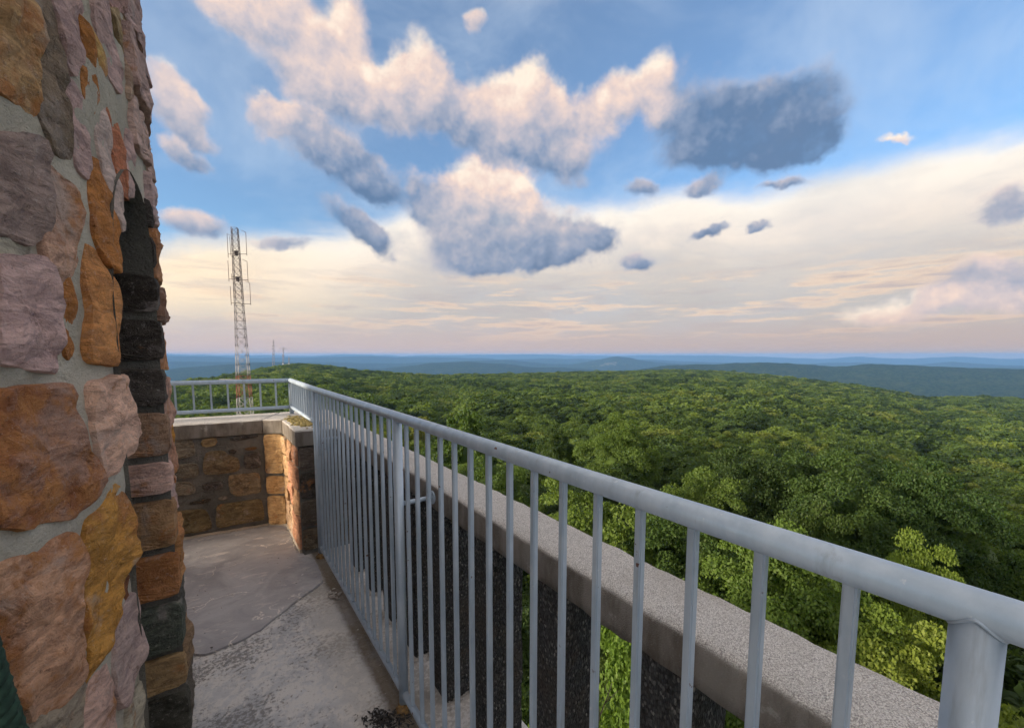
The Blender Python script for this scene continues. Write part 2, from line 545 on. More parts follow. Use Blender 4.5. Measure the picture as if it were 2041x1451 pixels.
def make_screed():
    m, t, p, o = new_mat('smooth_grey_screed')
    c = coords(t)
    w = vmath(t, 'ADD', c, vmath(t, 'SCALE', tex_noise(t, c, 3, 5, .6, color=True), .35))
    n1 = tex_noise(t, c, 2.6, 6, .62, 1.2); n2 = tex_noise(t, mapping(t, c, scale=(1, 2.4, 1)), 9, 7, .68, 1.0); n3 = tex_noise(t, c, 130, 4, .7)
    col = mix(t, n1.ss(.34, .66), (.25, .252, .275), (.38, .383, .41))
    col = mix(t, n2.ss(.54, .68) * .7, col, (.56, .52, .51))
    crack = tex_vor(t, w, 3.4, 'DISTANCE_TO_EDGE').ss(.012, .004)
    col = mix(t, crack * tex_noise(t, c, 3.3, 3, .5).ss(.52, .60) * .8, col, (.76, .71, .66))
    col = mix(t, tex_noise(t, c, 17, 4, .6).ss(.70, .75) * .8, col, (.62, .62, .64))
    col = mix(t, tex_noise(t, c, 33, 2, .5).ss(.76, .78), col, (.03, .03, .03))
    col = mix(t, n3.ss(.42, .3) * .3, col, (.09, .09, .09))
    setin(t, p.inputs['Base Color'], col)
    setin(t, p.inputs['Roughness'], n2.ss(.3, .7, .42, .7))
    bump(t, p, n2 + n3 * .2, .004, .5)
    return m


# ------------------------------------------------------------------ terrain
XS = [-60, 330, 430, 520, 600, 650, 700, 780, 870, 1000, 1080, 1150, 1250, 1340, 1450, 1520, 1600, 1700, 1800, 1850, 1950, 2041, 2300]
YS = [775, 762, 752, 734, 724, 728, 736, 742, 747, 745, 743, 741, 739, 737, 740, 746, 755, 766, 782, 792, 791, 794, 800]
RC = [420, 420, 480, 700, 820, 760, 680, 620, 620, 720, 800, 900, 950, 950, 900, 850, 800, 760, 720, 700, 780, 850, 850]


def px_of(a):
    a = np.clip(a, -.86, .86)
    return PPX + FOC * np.tan(a)


def fbm2(x, y, s, seed, octs=4):
    """cheap vectorised value noise"""
    out = np.zeros_like(x); amp, tot = 1.0, 0.0
    x = x / s + seed * 17.3; y = y / s + seed * 9.1
    for o in range(octs):
        xi, yi = np.floor(x), np.floor(y); fx_, fy_ = x - xi, y - yi
        fx_ = fx_ * fx_ * (3 - 2 * fx_); fy_ = fy_ * fy_ * (3 - 2 * fy_)
        h = lambda a, b: (np.sin(a * 127.1 + b * 311.7 + seed * 74.7) * 43758.5453) % 1.0
        v = (h(xi, yi) * (1 - fx_) + h(xi + 1, yi) * fx_) * (1 - fy_) + (h(xi, yi + 1) * (1 - fx_) + h(xi + 1, yi + 1) * fx_) * fy_
        out += amp * (v - .5); tot += amp; amp *= .5; x, y = x * 2.03 + 5.2, y * 2.03 + 1.3
    return out / tot


def rel_az(x, y):
    a = np.arctan2(x, y) - YAW
    return (a + np.pi) % (2 * np.pi) - np.pi


def canopy(x, y):
    """height of the tree tops relative to the eye"""
    r = np.hypot(x, y) + 1e-6; a = rel_az(x, y); px = px_of(a)
    rc = np.interp(px, XS, RC)
    crest = -(np.interp(px, XS, YS) - HOR) / FOC * np.cos(np.clip(a, -.86, .86)) * rc
    lr = np.log(np.maximum(r, 8)); lc = np.log(rc)
    k = [np.log(8), np.log(30), np.log(80), np.log(220)]
    z = [-10.5, -13.5, -18, -24]
    near = np.interp(lr, k, z)
    z220 = np.minimum(-20, .35 * -24 + .65 * crest * .8)
    f = np.clip((lr - k[2]) / (lc - k[2]), 0, 1)
    mid = -18 + (crest + 18) * f + np.sin(f * np.pi) * np.where(crest > -30, -3.5, 1.0)
    h = np.where(r < 80, near, mid)
    h = h + fbm2(x, y, 90, 3) * np.clip(r / 60 - .6, 0, 1) * 5 * np.clip((rc * 1.0 - r) / rc * 2, .25, 1)
    back = np.maximum(r - rc, 0)
    h = h - back * .10 - (back / 400) ** 2 * 6
    return np.maximum(h, -210 + fbm2(x, y, 2500, 8) * 40)


# far ridges: distance, half-depth, silhouette in the photograph
RIDGES = [
    (3600, 900, [(-60, 790), (330, 770), (900, 765), (1150, 765), (1280, 738), (1330, 730), (1440, 727), (1510, 723), (1600, 728), (1663, 733), (1736, 727), (1845, 731), (1950, 735), (2041, 738), (2300, 744)]),
    (5200, 900, [(-60, 740), (330, 736), (430, 728), (520, 722), (600, 724), (700, 736), (760, 737), (850, 725), (930, 721), (1000, 724), (1060, 732), (1130, 734), (1250, 742), (1400, 742), (1700, 748), (2300, 755)]),
    (7600, 800, [(-60, 722), (330, 722), (600, 722), (800, 724), (900, 722), (1010, 718), (1090, 724), (1140, 725), (1180, 719), (1212, 712.5), (1231, 710.5), (1255, 713.5), (1290, 720), (1340, 725), (1380, 726), (1500, 727), (1700, 732), (2300, 735)]),
    (10500, 1200, [(-60, 711), (330, 710), (440, 711), (520, 714), (620, 713), (740, 710), (790, 713), (870, 711), (1010, 716), (1100, 715), (1300, 718), (1420, 722), (1590, 726), (1700, 722), (1800, 727), (1900, 723), (2041, 732), (2300, 736)]),
    (16200, 1300, [(-60, 706.5), (330, 706), (450, 708), (600, 709), (740, 706.5), (800, 710), (900, 708), (1050, 706.5), (1150, 709.5), (1300, 709), (1400, 707.5), (1480, 711), (1590, 713), (1640, 715), (1700, 711), (1808, 716), (1900, 711), (1960, 714), (2041, 719), (2300, 722)]),
]


def terrain(x, y):
    r = np.hypot(x, y); a = rel_az(x, y); px = px_of(a)
    h = canopy(x, y) - 11.0
    h = np.where(r < 1500, h, np.minimum(h, -150))
    ca_ = np.cos(np.clip(a, -.86, .86))
    far = np.full_like(r, -260.0) + fbm2(x, y, 1800, 5) * 50
    for i, (R, wd, prof) in enumerate(RIDGES):
        crest = -(np.interp(px, [p[0] for p in prof], [p[1] for p in prof]) - HOR) / FOC * ca_ * R
        rr = R + fbm2(x, y, 3000, 20 + i) * 700
        g = np.exp(-((r - rr) / wd) ** 2)
        far = np.maximum(far, -260 + (crest + 260) * g + fbm2(x, y, 420, 30 + i) * 26 * g * (R / 9000 + .4) + fbm2(x, y, 1500, 40 + i) * 34 * g * (R / 9000))
    w = np.clip((r - 1250) / 700, 0, 1)
    return h * (1 - w) + np.where(r > 1250, np.maximum(far, np.where(r < 2400, h, -1e6)), 0) * w


def build_terrain():
    rs = np.concatenate([[0.5], np.geomspace(6, 1300, 110), np.geomspace(1330, 18000, 290)])
    # fine in the view, coarser behind
    az = np.concatenate([np.linspace(-1.15, 1.15, 620), np.linspace(1.2, 2 * np.pi - 1.2, 90)]) + YAW
    R, A = np.meshgrid(rs, az, indexing='ij')
    X, Y = R * np.sin(A), R * np.cos(A)
    Z = terrain(X, Y)
    Z = np.where(R > 1200, Z + fbm2(X, Y, 60, 11, 3) * np.clip((R - 1200) / 900, 0, 1) * 16, Z)
    V = np.stack([X, Y, Z + EYE.z], -1).reshape(-1, 3)
    n, m = R.shape
    i, j = np.meshgrid(np.arange(n - 1), np.arange(m), indexing='ij')
    j2 = (j + 1) % m
    F = np.stack([i * m + j, i * m + j2, (i + 1) * m + j2, (i + 1) * m + j], -1).reshape(-1, 4)
    me = mesh_np('terrain', V, F, True)
    m_, t, p, o = new_mat('wooded_ground')
    c = coords(t)
    n1 = tex_noise(t, c, .012, 5, .6); n2 = tex_noise(t, c, .07, 5, .7); n3 = tex_noise(t, c, .0011, 4, .6)
    col = mix(t, n2.ss(.35, .65), (.012, .022, .010), (.045, .072, .024))
    col = mix(t, n1.ss(.45, .7) * .5, col, (.06, .075, .025))
    clear = (n3 + (n1 - .5) * .3).ss(.66, .70)
    xg, yg, zg = sep(t, c)
    r2 = vmath(t, 'LENGTH', combine(t, xg, yg, 0.0))
    col = mix(t, clear * r2.ss(4000, 6500) * .6, col, (.20, .19, .13))
    setin(t, p.inputs['Base Color'], col); p.inputs['Roughness'].default_value = 1
    p.inputs['Specular IOR Level'].default_value = 0
    bump(t, p, n2, 12, 1.0)
    o = link('terrain', me, m_)
    tag(o, kind='structure')


build_terrain()
#@@FOREST
# ------------------------------------------------------------------ forest
def make_leaf():
    m, t, p, o = new_mat('broad_leaves')
    oi = obj_info(t)
    rnd = S(t, oi.outputs['Random']); tint = S(t, oi.outputs['Color']); loc = S(t, oi.outputs['Location'])
    flat = mapping(t, loc, scale=(1, 1, 0))
    patch = tex_noise(t, flat, .011, 3, .55); patch2 = tex_noise(t, mapping(t, flat, loc=(330, 90, 0)), .035, 2, .5)
    k = rnd * .95 + (patch - .5) * 1.5 + (patch2 - .5) * .9 + .06
    col = ramp(t, k, [(0, (.034, .060, .022)), (.25, (.054, .094, .030)), (.5, (.078, .128, .036)), (.72, (.106, .164, .042)), (.92, (.13, .188, .046)), (1, (.142, .184, .048))])
    col = mix(t, 1.0, col, tint, 'MULTIPLY')
    g = t.nodes.new('ShaderNodeNewGeometry')
    leaf = S(t, g.outputs['Random Per Island'])
    col = mix(t, leaf.ss(.55, 1.0) * .55, col, mix(t, 1.0, col, (1.4, 1.28, .95), 'MULTIPLY'))
    setin(t, p.inputs['Base Color'], col)
    p.inputs['Roughness'].default_value = .5; p.inputs['Specular IOR Level'].default_value = .18
    tr = t.nodes.new('ShaderNodeBsdfTranslucent'); setin(t, tr.inputs[0], mix(t, 1.0, col, (1.5, 1.5, .6), 'MULTIPLY'))
    mx = t.nodes.new('ShaderNodeMixShader'); mx.inputs[0].default_value = .42
    t.links.new(p.outputs[0], mx.inputs[1]); t.links.new(tr.outputs[0], mx.inputs[2]); t.links.new(mx.outputs[0], o.inputs[0])
    return m


LEAF = make_leaf()
BARK, bt, bp, _ = new_mat('grey_bark')
bn = tex_noise(bt, mapping(bt, coords(bt), scale=(1, 1, .2)), 9, 5, .6)
setin(bt, bp.inputs['Base Color'], mix(bt, bn.ss(.3, .7), (.05, .042, .035), (.16, .145, .125))); bp.inputs['Roughness'].default_value = .9
RNG = np.random.default_rng(7)


def unit(n):
    v = RNG.normal(size=(n, 3)); return v / np.linalg.norm(v, axis=1, keepdims=True)


def crown_arrays(n_clump, per, size, R=3.6, top=11.0, base=3.6, core_div=2, core=.70):
    """leaf rhombi on many tufts that fill a domed crown, over a ragged leafy core; tree stands on z=0"""
    hh = (top - base) / 2; zc = (top + base) / 2
    cent = []
    tries = 0
    lob = RNG.uniform(0, 2 * np.pi, 4)
    while len(cent) < n_clump and tries < 9000:
        tries += 1
        d = unit(1)[0]
        if d[2] < -.55 or RNG.random() > (.55 + .45 * d[2] if d[2] < 0 else 1): continue
        ph = math.atan2(d[1], d[0])
        lobe = 1 + .13 * math.sin(2 * ph + lob[0]) + .11 * math.sin(3 * ph + lob[1]) + .08 * math.sin(5 * ph + lob[2] + 3 * d[2])
        f = RNG.uniform(.66, .95) if RNG.random() < .85 else RNG.uniform(.35, .7)
        c = np.array([d[0] * R * lobe, d[1] * R * lobe, d[2] * hh * (1.0 + .1 * math.sin(4 * ph + lob[3]))]) * f
        c[2] += zc
        if all(np.linalg.norm(c - q) > R * .85 / math.sqrt(n_clump) * 1.6 for q in cent): cent.append(c)
        elif tries > 4000: cent.append(c)
    cent = np.array(cent); n_clump = len(cent)
    out_dir = cent - np.array([0, 0, zc - 1.0]); out_dir /= np.linalg.norm(out_dir, axis=1, keepdims=True)
    rc = R * RNG.uniform(.19, .34, n_clump) * (42 / n_clump) ** .28
    N = n_clump * per
    ci = np.repeat(np.arange(n_clump), per)
    d = unit(N) + out_dir[ci] * .75 + np.array([0, 0, .35]); d /= np.linalg.norm(d, axis=1, keepdims=True)
    rad = rc[ci] * RNG.uniform(.45, 1.08, N)
    pos = cent[ci] + d * rad[:, None] * np.array([1.1, 1.1, .85])
    nor = d * .8 + unit(N) * .75; nor /= np.linalg.norm(nor, axis=1, keepdims=True)
    t1 = np.cross(nor, unit(N)); t1 /= np.linalg.norm(t1, axis=1, keepdims=True)
    t2 = np.cross(nor, t1)
    L = size * RNG.uniform(.65, 1.3, N)[:, None]
    V = np.stack([pos - t1 * L * .6, pos + t2 * L * .36, pos + t1 * L * .6 - nor * L * .12, pos - t2 * L * .36], 1).reshape(-1, 3)
    F = np.arange(N * 4).reshape(-1, 4)
    # core
    bm = bmesh.new(); bmesh.ops.create_icosphere(bm, subdivisions=core_div, radius=1)
    cv_ = np.array([v.co[:] for v in bm.verts]); cf = np.array([[v.index for v in f.verts] for f in bm.faces]); bm.free()
    k = core + .16 * np.array([mnoise.noise(Vector(v * 2.3 + lob[0])) for v in cv_])
    cv_ = cv_ * k[:, None] * np.array([R, R, hh]) + np.array([0, 0, zc - .2])
    return V, F, cv_, cf


def crown_mesh(name, *a, **k):
    V, F, cv_, cf = crown_arrays(*a, **k)
    n = len(V)
    me = bpy.data.meshes.new(name)
    me.vertices.add(n + len(cv_)); me.vertices.foreach_set('co', np.concatenate([V, cv_]).astype(np.float32).ravel())
    li = np.concatenate([F.ravel(), (cf + n).ravel()]).astype(np.int32)
    tot = np.concatenate([np.full(len(F), 4), np.full(len(cf), 3)]).astype(np.int32)
    me.loops.add(len(li)); me.loops.foreach_set('vertex_index', li)
    me.polygons.add(len(tot)); me.polygons.foreach_set('loop_start', (np.cumsum(tot) - tot).astype(np.int32)); me.polygons.foreach_set('loop_total', tot)
    me.update(calc_edges=True)
    me.materials.append(LEAF)
    return me


def trunk_mesh(name, seed):
    r = random.Random(seed); bm = bmesh.new()
    lean = Vector((r.uniform(-.4, .4), r.uniform(-.4, .4), 0))
    add_tube(bm, [(0, 0, -1.2), (0, 0, .4), lean * .4 + Vector((0, 0, 3)), lean + Vector((0, 0, 6.2)), lean * 1.3 + Vector((0, 0, 8.6))], [.27, .22, .17, .11, .04], 8)
    for k in range(5):
        a = r.uniform(0, 6.28) + k * 1.26; z = 3.2 + k * .8
        b = lean * (z / 7) + Vector((0, 0, z)); d = Vector((math.cos(a), math.sin(a), 0))
        add_tube(bm, [b, b + d * 1.0 + Vector((0, 0, .8)), b + d * 1.8 + Vector((0, 0, 1.7))], [.085, .06, .02], 5)
    me = from_bm(name, bm, True); me.materials.append(BARK)
    return me


NEAR = [crown_mesh('near_crown', 78 + 8 * i, 560, .122, R=3.3 + .25 * i, top=11 + .3 * i, base=2.6, core=.50) for i in range(4)]
MID = [crown_mesh('mid_crown', 56, 80, .34, R=3.5 + .2 * i, top=11, base=3.0) for i in range(4)]
FARC = [crown_mesh('far_crown', 34, 14, .85, R=3.9 + .25 * i, top=10.6 + .3 * i, base=3.4, core_div=1) for i in range(4)]
TRUNKS = [trunk_mesh('trunk', 5 + i) for i in range(3)]

# trees that stand out in the photograph: top x, top y, distance along the lens axis, crown width factor, tint, label
FEAT = [
    (1150, 945, 19, 1.0, (1.75, 1.6, .95), 'bright yellow-green tree just beyond the coping near the middle of the railing'),
    (1480, 912, 33, 1.2, (1.35, 1.35, .95), 'leafy green tree with ragged top, left of two broad dark ones above the rail'),
    (1640, 930, 31, 1.3, (1.15, 1.2, .9), 'broad tall deep green tree rising above the middle of the right rail'),
    (1825, 958, 30, 1.15, (.95, 1.2, .9), 'round dark green tree beside the tall broad one above the rail'),
    (1955, 1008, 24, 1.15, (1.35, 1.4, .85), 'green tree with sunlit top at the right picture edge above the rail'),
    (1630, 1030, 17, .62, (1.9, 1.7, .85), 'small yellow-green treetop poking up just over the right rail'),
    (1832, 1108, 15, .5, (1.7, 1.55, .8), 'tiny pale treetop showing over the rail near the right edge'),
    (1235, 852, 52, 1.2, (1.2, 1.2, .8), 'wide olive green tree behind the rail at the picture middle'),
    (925, 812, 70, 1.05, (1.1, 1.2, .7), 'dome shaped green tree standing above the canopy left of middle'),
    (1110, 856, 56, .85, (1.5, 1.4, .8), 'lighter green tree beside the wide olive one behind the rail'),
    (1570, 905, 40, .9, (1.2, 1.3, .85), 'mid green tree between two bigger ones above the rail'),
    (1540, 1105, 14, .8, (1.15, 1.25, .8), 'green tree below the rail seen between the last two balusters'),
    (1700, 1190, 12, .7, (1.35, 1.35, .8), 'leafy tree close under the coping left of the thick end post'),
    (1850, 1290, 11, .7, (1.5, 1.45, .75), 'yellow-green bushy tree beside the thick end post at lower right'),
    (1340, 1050, 17, .85, (1.0, 1.1, .8), 'dark green tree under the rail right of the bright yellow-green one'),
    (1415, 975, 24, .8, (.75, .85, .75), 'shaded tree just under the rail beneath the ragged topped one'),
    (980, 905, 34, .8, (1.2, 1.2, .75), 'green tree behind the first balusters right of the middle post'),
    (1225, 1190, 9, .55, (1.7, 1.9, .8), 'bright green sapling seen through the gap between two dark pillars'),
    (700, 800, 95, .95, (1.3, 1.3, .75), 'green tree just over the rail left of the middle post'),
    (840, 832, 110, .8, (1.9, .95, .7), 'rusty brown withering tree by the rail near the middle post'),
]
trees = []      # x, y, ground z, scale, height scale, lod mesh, tint, label
for (x, y, dep, wf, tint, lab) in FEAT:
    if dep < 25: dep, wf = dep * 1.3, wf * 1.2
    d = ray(x, y); P = EYE + d * (dep / d.dot(FW))
    g = float(terrain(np.array([P.x]), np.array([P.y]))[0]) + EYE.z
    hs = (P.z - g) / 11.2
    tint = tuple(1 + (c_ - 1) * .35 for c_ in tint)
    trees.append([P.x, P.y, g, max(.55, wf), hs, tint, lab])
feat_xy = np.array([[t_[0], t_[1]] for t_ in trees]); feat_w = np.array([t_[3] for t_ in trees])


def scatter(r0, r1, cell, amax):
    lim = r1
    g = np.arange(-lim, lim, cell)
    X, Y = np.meshgrid(g, g); X = X.ravel(); Y = Y.ravel()
    X = X + RNG.uniform(-.42, .42, X.shape) * cell; Y = Y + RNG.uniform(-.42, .42, X.shape) * cell
    r = np.hypot(X, Y); a = rel_az(X, Y)
    k = (r >= r0) & (r < r1) & (np.abs(a) < amax)
    return X[k], Y[k]


PTSX, PTSY, LOD = [], [], []
for r0, r1, cell, amax in ((15, 45, 5.0, 1.5), (45, 170, 5.4, 1.15), (170, 520, 6.0, 1.05), (520, 1120, 7.2, 1.0)):
    X, Y = scatter(r0, r1, cell, amax)
    r = np.hypot(X, Y)
    rc = np.interp(px_of(rel_az(X, Y)), XS, RC)
    k = r < rc + 70
    k &= ~((X < 4) & (X > -9) & (Y < 8) & (Y > -7))                 # the tower itself
    dd = np.hypot(X[:, None] - feat_xy[None, :, 0], Y[:, None] - feat_xy[None, :, 1]) / feat_w[None]
    k &= dd.min(1) > 3.4
    PTSX.append(X[k]); PTSY.append(Y[k])
PX_, PY_ = np.concatenate(PTSX), np.concatenate(PTSY)
GZ = canopy(PX_, PY_) - 11.0 + EYE.z
RR = np.hypot(PX_, PY_)
SCL = RNG.uniform(.78, 1.05, len(PX_)) * (1 + .7 * RNG.random(len(PX_)) ** 2.5)
HSC = RNG.uniform(.84, 1.06, len(PX_)) * (.72 + .28 * SCL)
SCL = SCL * np.where(RR > 520, 1.25, 1.0)
# which trees show largest: inside the frame, by apparent size
v = np.stack([PX_, PY_, GZ + 10 * HSC - EYE.z], 1)
dep = v @ np.array(FW); sx = PPX + FOC * (v @ np.array(RT)) / np.maximum(dep, .1); sy = PPY - FOC * (v @ np.array(UP)) / np.maximum(dep, .1)
in_frame = (dep > 1) & (sx > 300) & (sx < 2120) & (sy < 1500) & (sy > 600)
hidden = (sx < 640) & (sy > 830)
order = np.argsort(np.where(in_frame & ~hidden, RR, 1e9))
n_ind = 300 - len(trees)
solo = order[:n_ind]
solo_set = set(solo.tolist())
GROUP = 'trees of the wood below the lookout'
shared = 'green leafy tree among the many similar ones of the wood below the railing'


def plant(x, y, g, ws, hs, tint, lab, i, R):
    t_ = empty('tree', (x, y, g)); t_.rotation_euler.z = (i * 2.399) % 6.283; t_.scale = (ws, ws, hs)
    tag(t_, lab, 'tree', GROUP)
    lod = NEAR if R < 62 else MID
    c = link('crown', lod[i % len(lod)], None, t_, False); c.color = (*tint, 1)
    link('trunk', TRUNKS[i % 3], None, t_, False)


for i, (x, y, g, ws, hs, tint, lab) in enumerate(trees):
    plant(x, y, g, ws, hs, tint, lab, i, math.hypot(x, y))
for n, i in enumerate(solo):
    plant(PX_[i], PY_[i], GZ[i], SCL[i], HSC[i], (1, 1, 1), shared, n + 3, RR[i])

# the remaining thousands of trees: one mass
rest = np.array([i for i in range(len(PX_)) if i not in solo_set])
src = bpy.data.collections.new('forest_sources')
names = []
for k, me in enumerate(MID + FARC):
    o = bpy.data.objects.new('source_%02d' % k, me); src.objects.link(o)
far = RR[rest] > 170
idx = np.where(far, 4 + rest % 4, rest % 4).astype(np.int32)
fm = bpy.data.meshes.new('forest')
fm.vertices.add(len(rest)); fm.vertices.foreach_set('co', np.stack([PX_[rest], PY_[rest], GZ[rest]], 1).astype(np.float32).ravel())
at = fm.attributes.new('pick', 'INT', 'POINT'); at.data.foreach_set('value', idx)
at = fm.attributes.new('turn', 'FLOAT_VECTOR', 'POINT'); at.data.foreach_set('vector', np.stack([np.zeros(len(rest)), np.zeros(len(rest)), RNG.uniform(0, 6.28, len(rest))], 1).astype(np.float32).ravel())
at = fm.attributes.new('size', 'FLOAT_VECTOR', 'POINT'); at.data.foreach_set('vector', np.stack([SCL[rest], SCL[rest], HSC[rest]], 1).astype(np.float32).ravel())
fo = link('forest', fm); tag(fo, 'dense green wood spreading from the tower to the far crest', 'forest', kind='stuff')
ng = bpy.data.node_groups.new('forest_points', 'GeometryNodeTree')
ng.interface.new_socket('Geometry', in_out='INPUT', socket_type='NodeSocketGeometry')
ng.interface.new_socket('Geometry', in_out='OUTPUT', socket_type='NodeSocketGeometry')
gi = ng.nodes.new('NodeGroupInput'); go = ng.nodes.new('NodeGroupOutput')
ci = ng.nodes.new('GeometryNodeCollectionInfo'); ci.inputs[0].default_value = src; ci.inputs[1].default_value = True; ci.inputs[2].default_value = True
ip = ng.nodes.new('GeometryNodeInstanceOnPoints'); ip.inputs['Pick Instance'].default_value = True


def attr(nm, dt):
    n = ng.nodes.new('GeometryNodeInputNamedAttribute'); n.data_type = dt; n.inputs[0].default_value = nm
    return n.outputs[0]


ng.links.new(gi.outputs[0], ip.inputs['Points']); ng.links.new(ci.outputs[0], ip.inputs['Instance'])
ng.links.new(attr('pick', 'INT'), ip.inputs['Instance Index']); ng.links.new(attr('turn', 'FLOAT_VECTOR'), ip.inputs['Rotation']); ng.links.new(attr('size', 'FLOAT_VECTOR'), ip.inputs['Scale'])
ng.links.new(ip.outputs[0], go.inputs[0])
md = fo.modifiers.new('forest', 'NODES'); md.node_group = ng
print('TREES', len(rest), len(solo))


# ------------------------------------------------------------------ the evening air
def build_haze():
    bm = bmesh.new(); add_box(bm, (-18200, -18200, -420), (18200, 18200, 42))
    me = from_bm('haze', bm)
    m = bpy.data.materials.new('evening_haze'); m.use_nodes = True; t = m.node_tree; t.nodes.clear()
    o = t.nodes.new('ShaderNodeOutputMaterial'); pv = t.nodes.new('ShaderNodeVolumePrincipled')
    pv.inputs['Color'].default_value = (.21, .44, .86, 1); pv.inputs['Density'].default_value = 9.0e-5; pv.inputs['Anisotropy'].default_value = .0
    t.links.new(pv.outputs[0], o.inputs['Volume'])
    ob = link('haze', me, m); tag(ob, kind='stuff')
    tag(ob, 'blue evening haze lying over the far hills', 'haze')


build_haze()
#@@MASONRY
# ------------------------------------------------------------------ masonry
PU = (.43, .32, .31); PK = (.52, .39, .35); GY = (.32, .28, .25); OR = (.42, .185, .055); OC = (.43, .235, .06); RB = (.24, .10, .055)
DK = (.10, .085, .07); TN = (.40, .27, .14); YL = (.52, .36, .13); PL = (.56, .47, .44)


def fbm3(p, s, o=4):
    return mnoise.fractal(Vector(p) * s, .9, 2.0, o)


def resample(poly, step, jit, rng):
    out = []
    n = len(poly)
    for i in range(n):
        a, b = Vector(poly[i]), Vector(poly[(i + 1) % n])
        L = (b - a).length; k = max(1, int(L / step))
        nrm = Vector((-(b - a).y, (b - a).x)) / max(L, 1e-6)
        for q in range(k):
            f = q / k
            out.append(a.lerp(b, f) + nrm * rng.uniform(-jit, jit) * (1 if q else .4))
    return out


def rock_mesh(poly, fn, prot, seed, step=.02, jit=.003, rough=.012, deep=.035, rings=(.0, .003, .012, .030), fr=(.78, .55, .3), flat=False, grow=0.0):
    """one laid stone: outline in wall coordinates (a, b), fn(a, b, h) -> point, standing proud of the joints"""
    rng = random.Random(seed)
    area = sum(poly[i][0] * poly[(i + 1) % len(poly)][1] - poly[(i + 1) % len(poly)][0] * poly[i][1] for i in range(len(poly)))
    if area < 0: poly = poly[::-1]
    if grow:
        n_ = len(poly); g_ = []
        for i_ in range(n_):
            e_ = Vector(poly[(i_ + 1) % n_]) - Vector(poly[i_ - 1]); q_ = Vector((e_.y, -e_.x)).normalized() * grow
            g_.append((poly[i_][0] + q_.x, poly[i_][1] + q_.y))
        poly = g_
    per = resample(poly, step, jit, rng)
    per = [(per[i - 1] * .25 + per[i] * .5 + per[(i + 1) % len(per)] * .25) for i in range(len(per))]
    c = sum(per, Vector((0, 0))) / len(per)
    tilt = Vector((rng.uniform(-.5, .5), rng.uniform(-.5, .5)))
    size = max((p - c).length for p in per)
    off = Vector((seed * 3.17, seed * 1.31, seed * 2.3))
    V, rows = [], []

    def ht(p, base):
        w = Vector((p.x, p.y, 0)) + off
        h = base + prot * .6 * tilt.dot(p - c) / max(size, .02)
        vd = mnoise.voronoi(w * 8.5)[0]
        h += rough * (fbm3(w, 7) * .8 + (vd[1] - vd[0]) * 1.3 - .4 + fbm3(w, 33, 3) * .30)
        return h
    prof = [(0.0, -deep), (0.0, prot * .35)]
    for r_ in rings[1:]: prof.append((r_, None))
    for k, (ins, h0) in enumerate(prof):
        row = []
        for p in per:
            d = p - c; L = d.length
            q = c + d * max(.72, 1 - ins / max(L, 1e-5)) if ins else p
            if h0 is None: h = ht(q, prot * (.92, 1.0, 1.0)[min(k - 2, 2)])
            else: h = h0 + (rough * .5 * fbm3(Vector((p.x, p.y, 3)) + off, 25) if k else 0)
            row.append(len(V)); V.append(fn(q.x, q.y, h))
        rows.append(row)
    last = [c + (p - c) * max(.72, 1 - rings[-1] / max((p - c).length, 1e-5)) for p in per]
    for f_ in fr:
        row = []
        for p in last:
            q = c + (p - c) * f_
            row.append(len(V)); V.append(fn(q.x, q.y, ht(q, prot * 1.0)))
        rows.append(row)
    ctr = len(V); V.append(fn(c.x, c.y, ht(c, prot * 1.0)))
    F = []
    n = len(per)
    for r0, r1 in zip(rows, rows[1:]):
        for i in range(n): F.append((r0[i], r0[(i + 1) % n], r1[(i + 1) % n], r1[i]))
    for i in range(n): F.append((rows[-1][i], rows[-1][(i + 1) % n], ctr))
    me = bpy.data.meshes.new('stone')
    me.from_pydata([tuple(v) for v in V], [], F)
    for p in me.polygons: p.use_smooth = False
    me.materials.append(ROCK)
    return me


def lay(parent, poly, fn, col, rust, seed, prot=.02, **k):
    o = link('stone', rock_mesh(poly, fn, prot, seed, **k), None, parent)
    r = random.Random(seed * 7 + 1); f = r.uniform(.88, 1.12)
    o.color = (col[0] * f, col[1] * f, col[2] * f, rust)
    return o


# ---- round stair tower beside the camera
TC = Vector((-1.94, 1.917)); TR = 1.78
tower = empty('stone_tower', (TC.x, TC.y, 0))
tag(tower, 'round stair tower of rough purple and orange sandstone with pale mortar', 'tower')


def cyl(s, z, h):
    a = s / TR
    return Vector((TC.x + (TR + h) * math.cos(a), TC.y + (TR + h) * math.sin(a), z))


def on_tower(x, y):
    d = ray(x, y); ox, oy = -TC.x, -TC.y
    A = d.x * d.x + d.y * d.y; Bq = ox * d.x + oy * d.y; Cq = ox * ox + oy * oy - TR * TR
    disc = max(0, Bq * Bq - A * Cq)
    t = (-Bq - math.sqrt(disc)) / A
    p = EYE + d * t
    return (math.atan2(p.y - TC.y, p.x - TC.x) * TR, p.z)


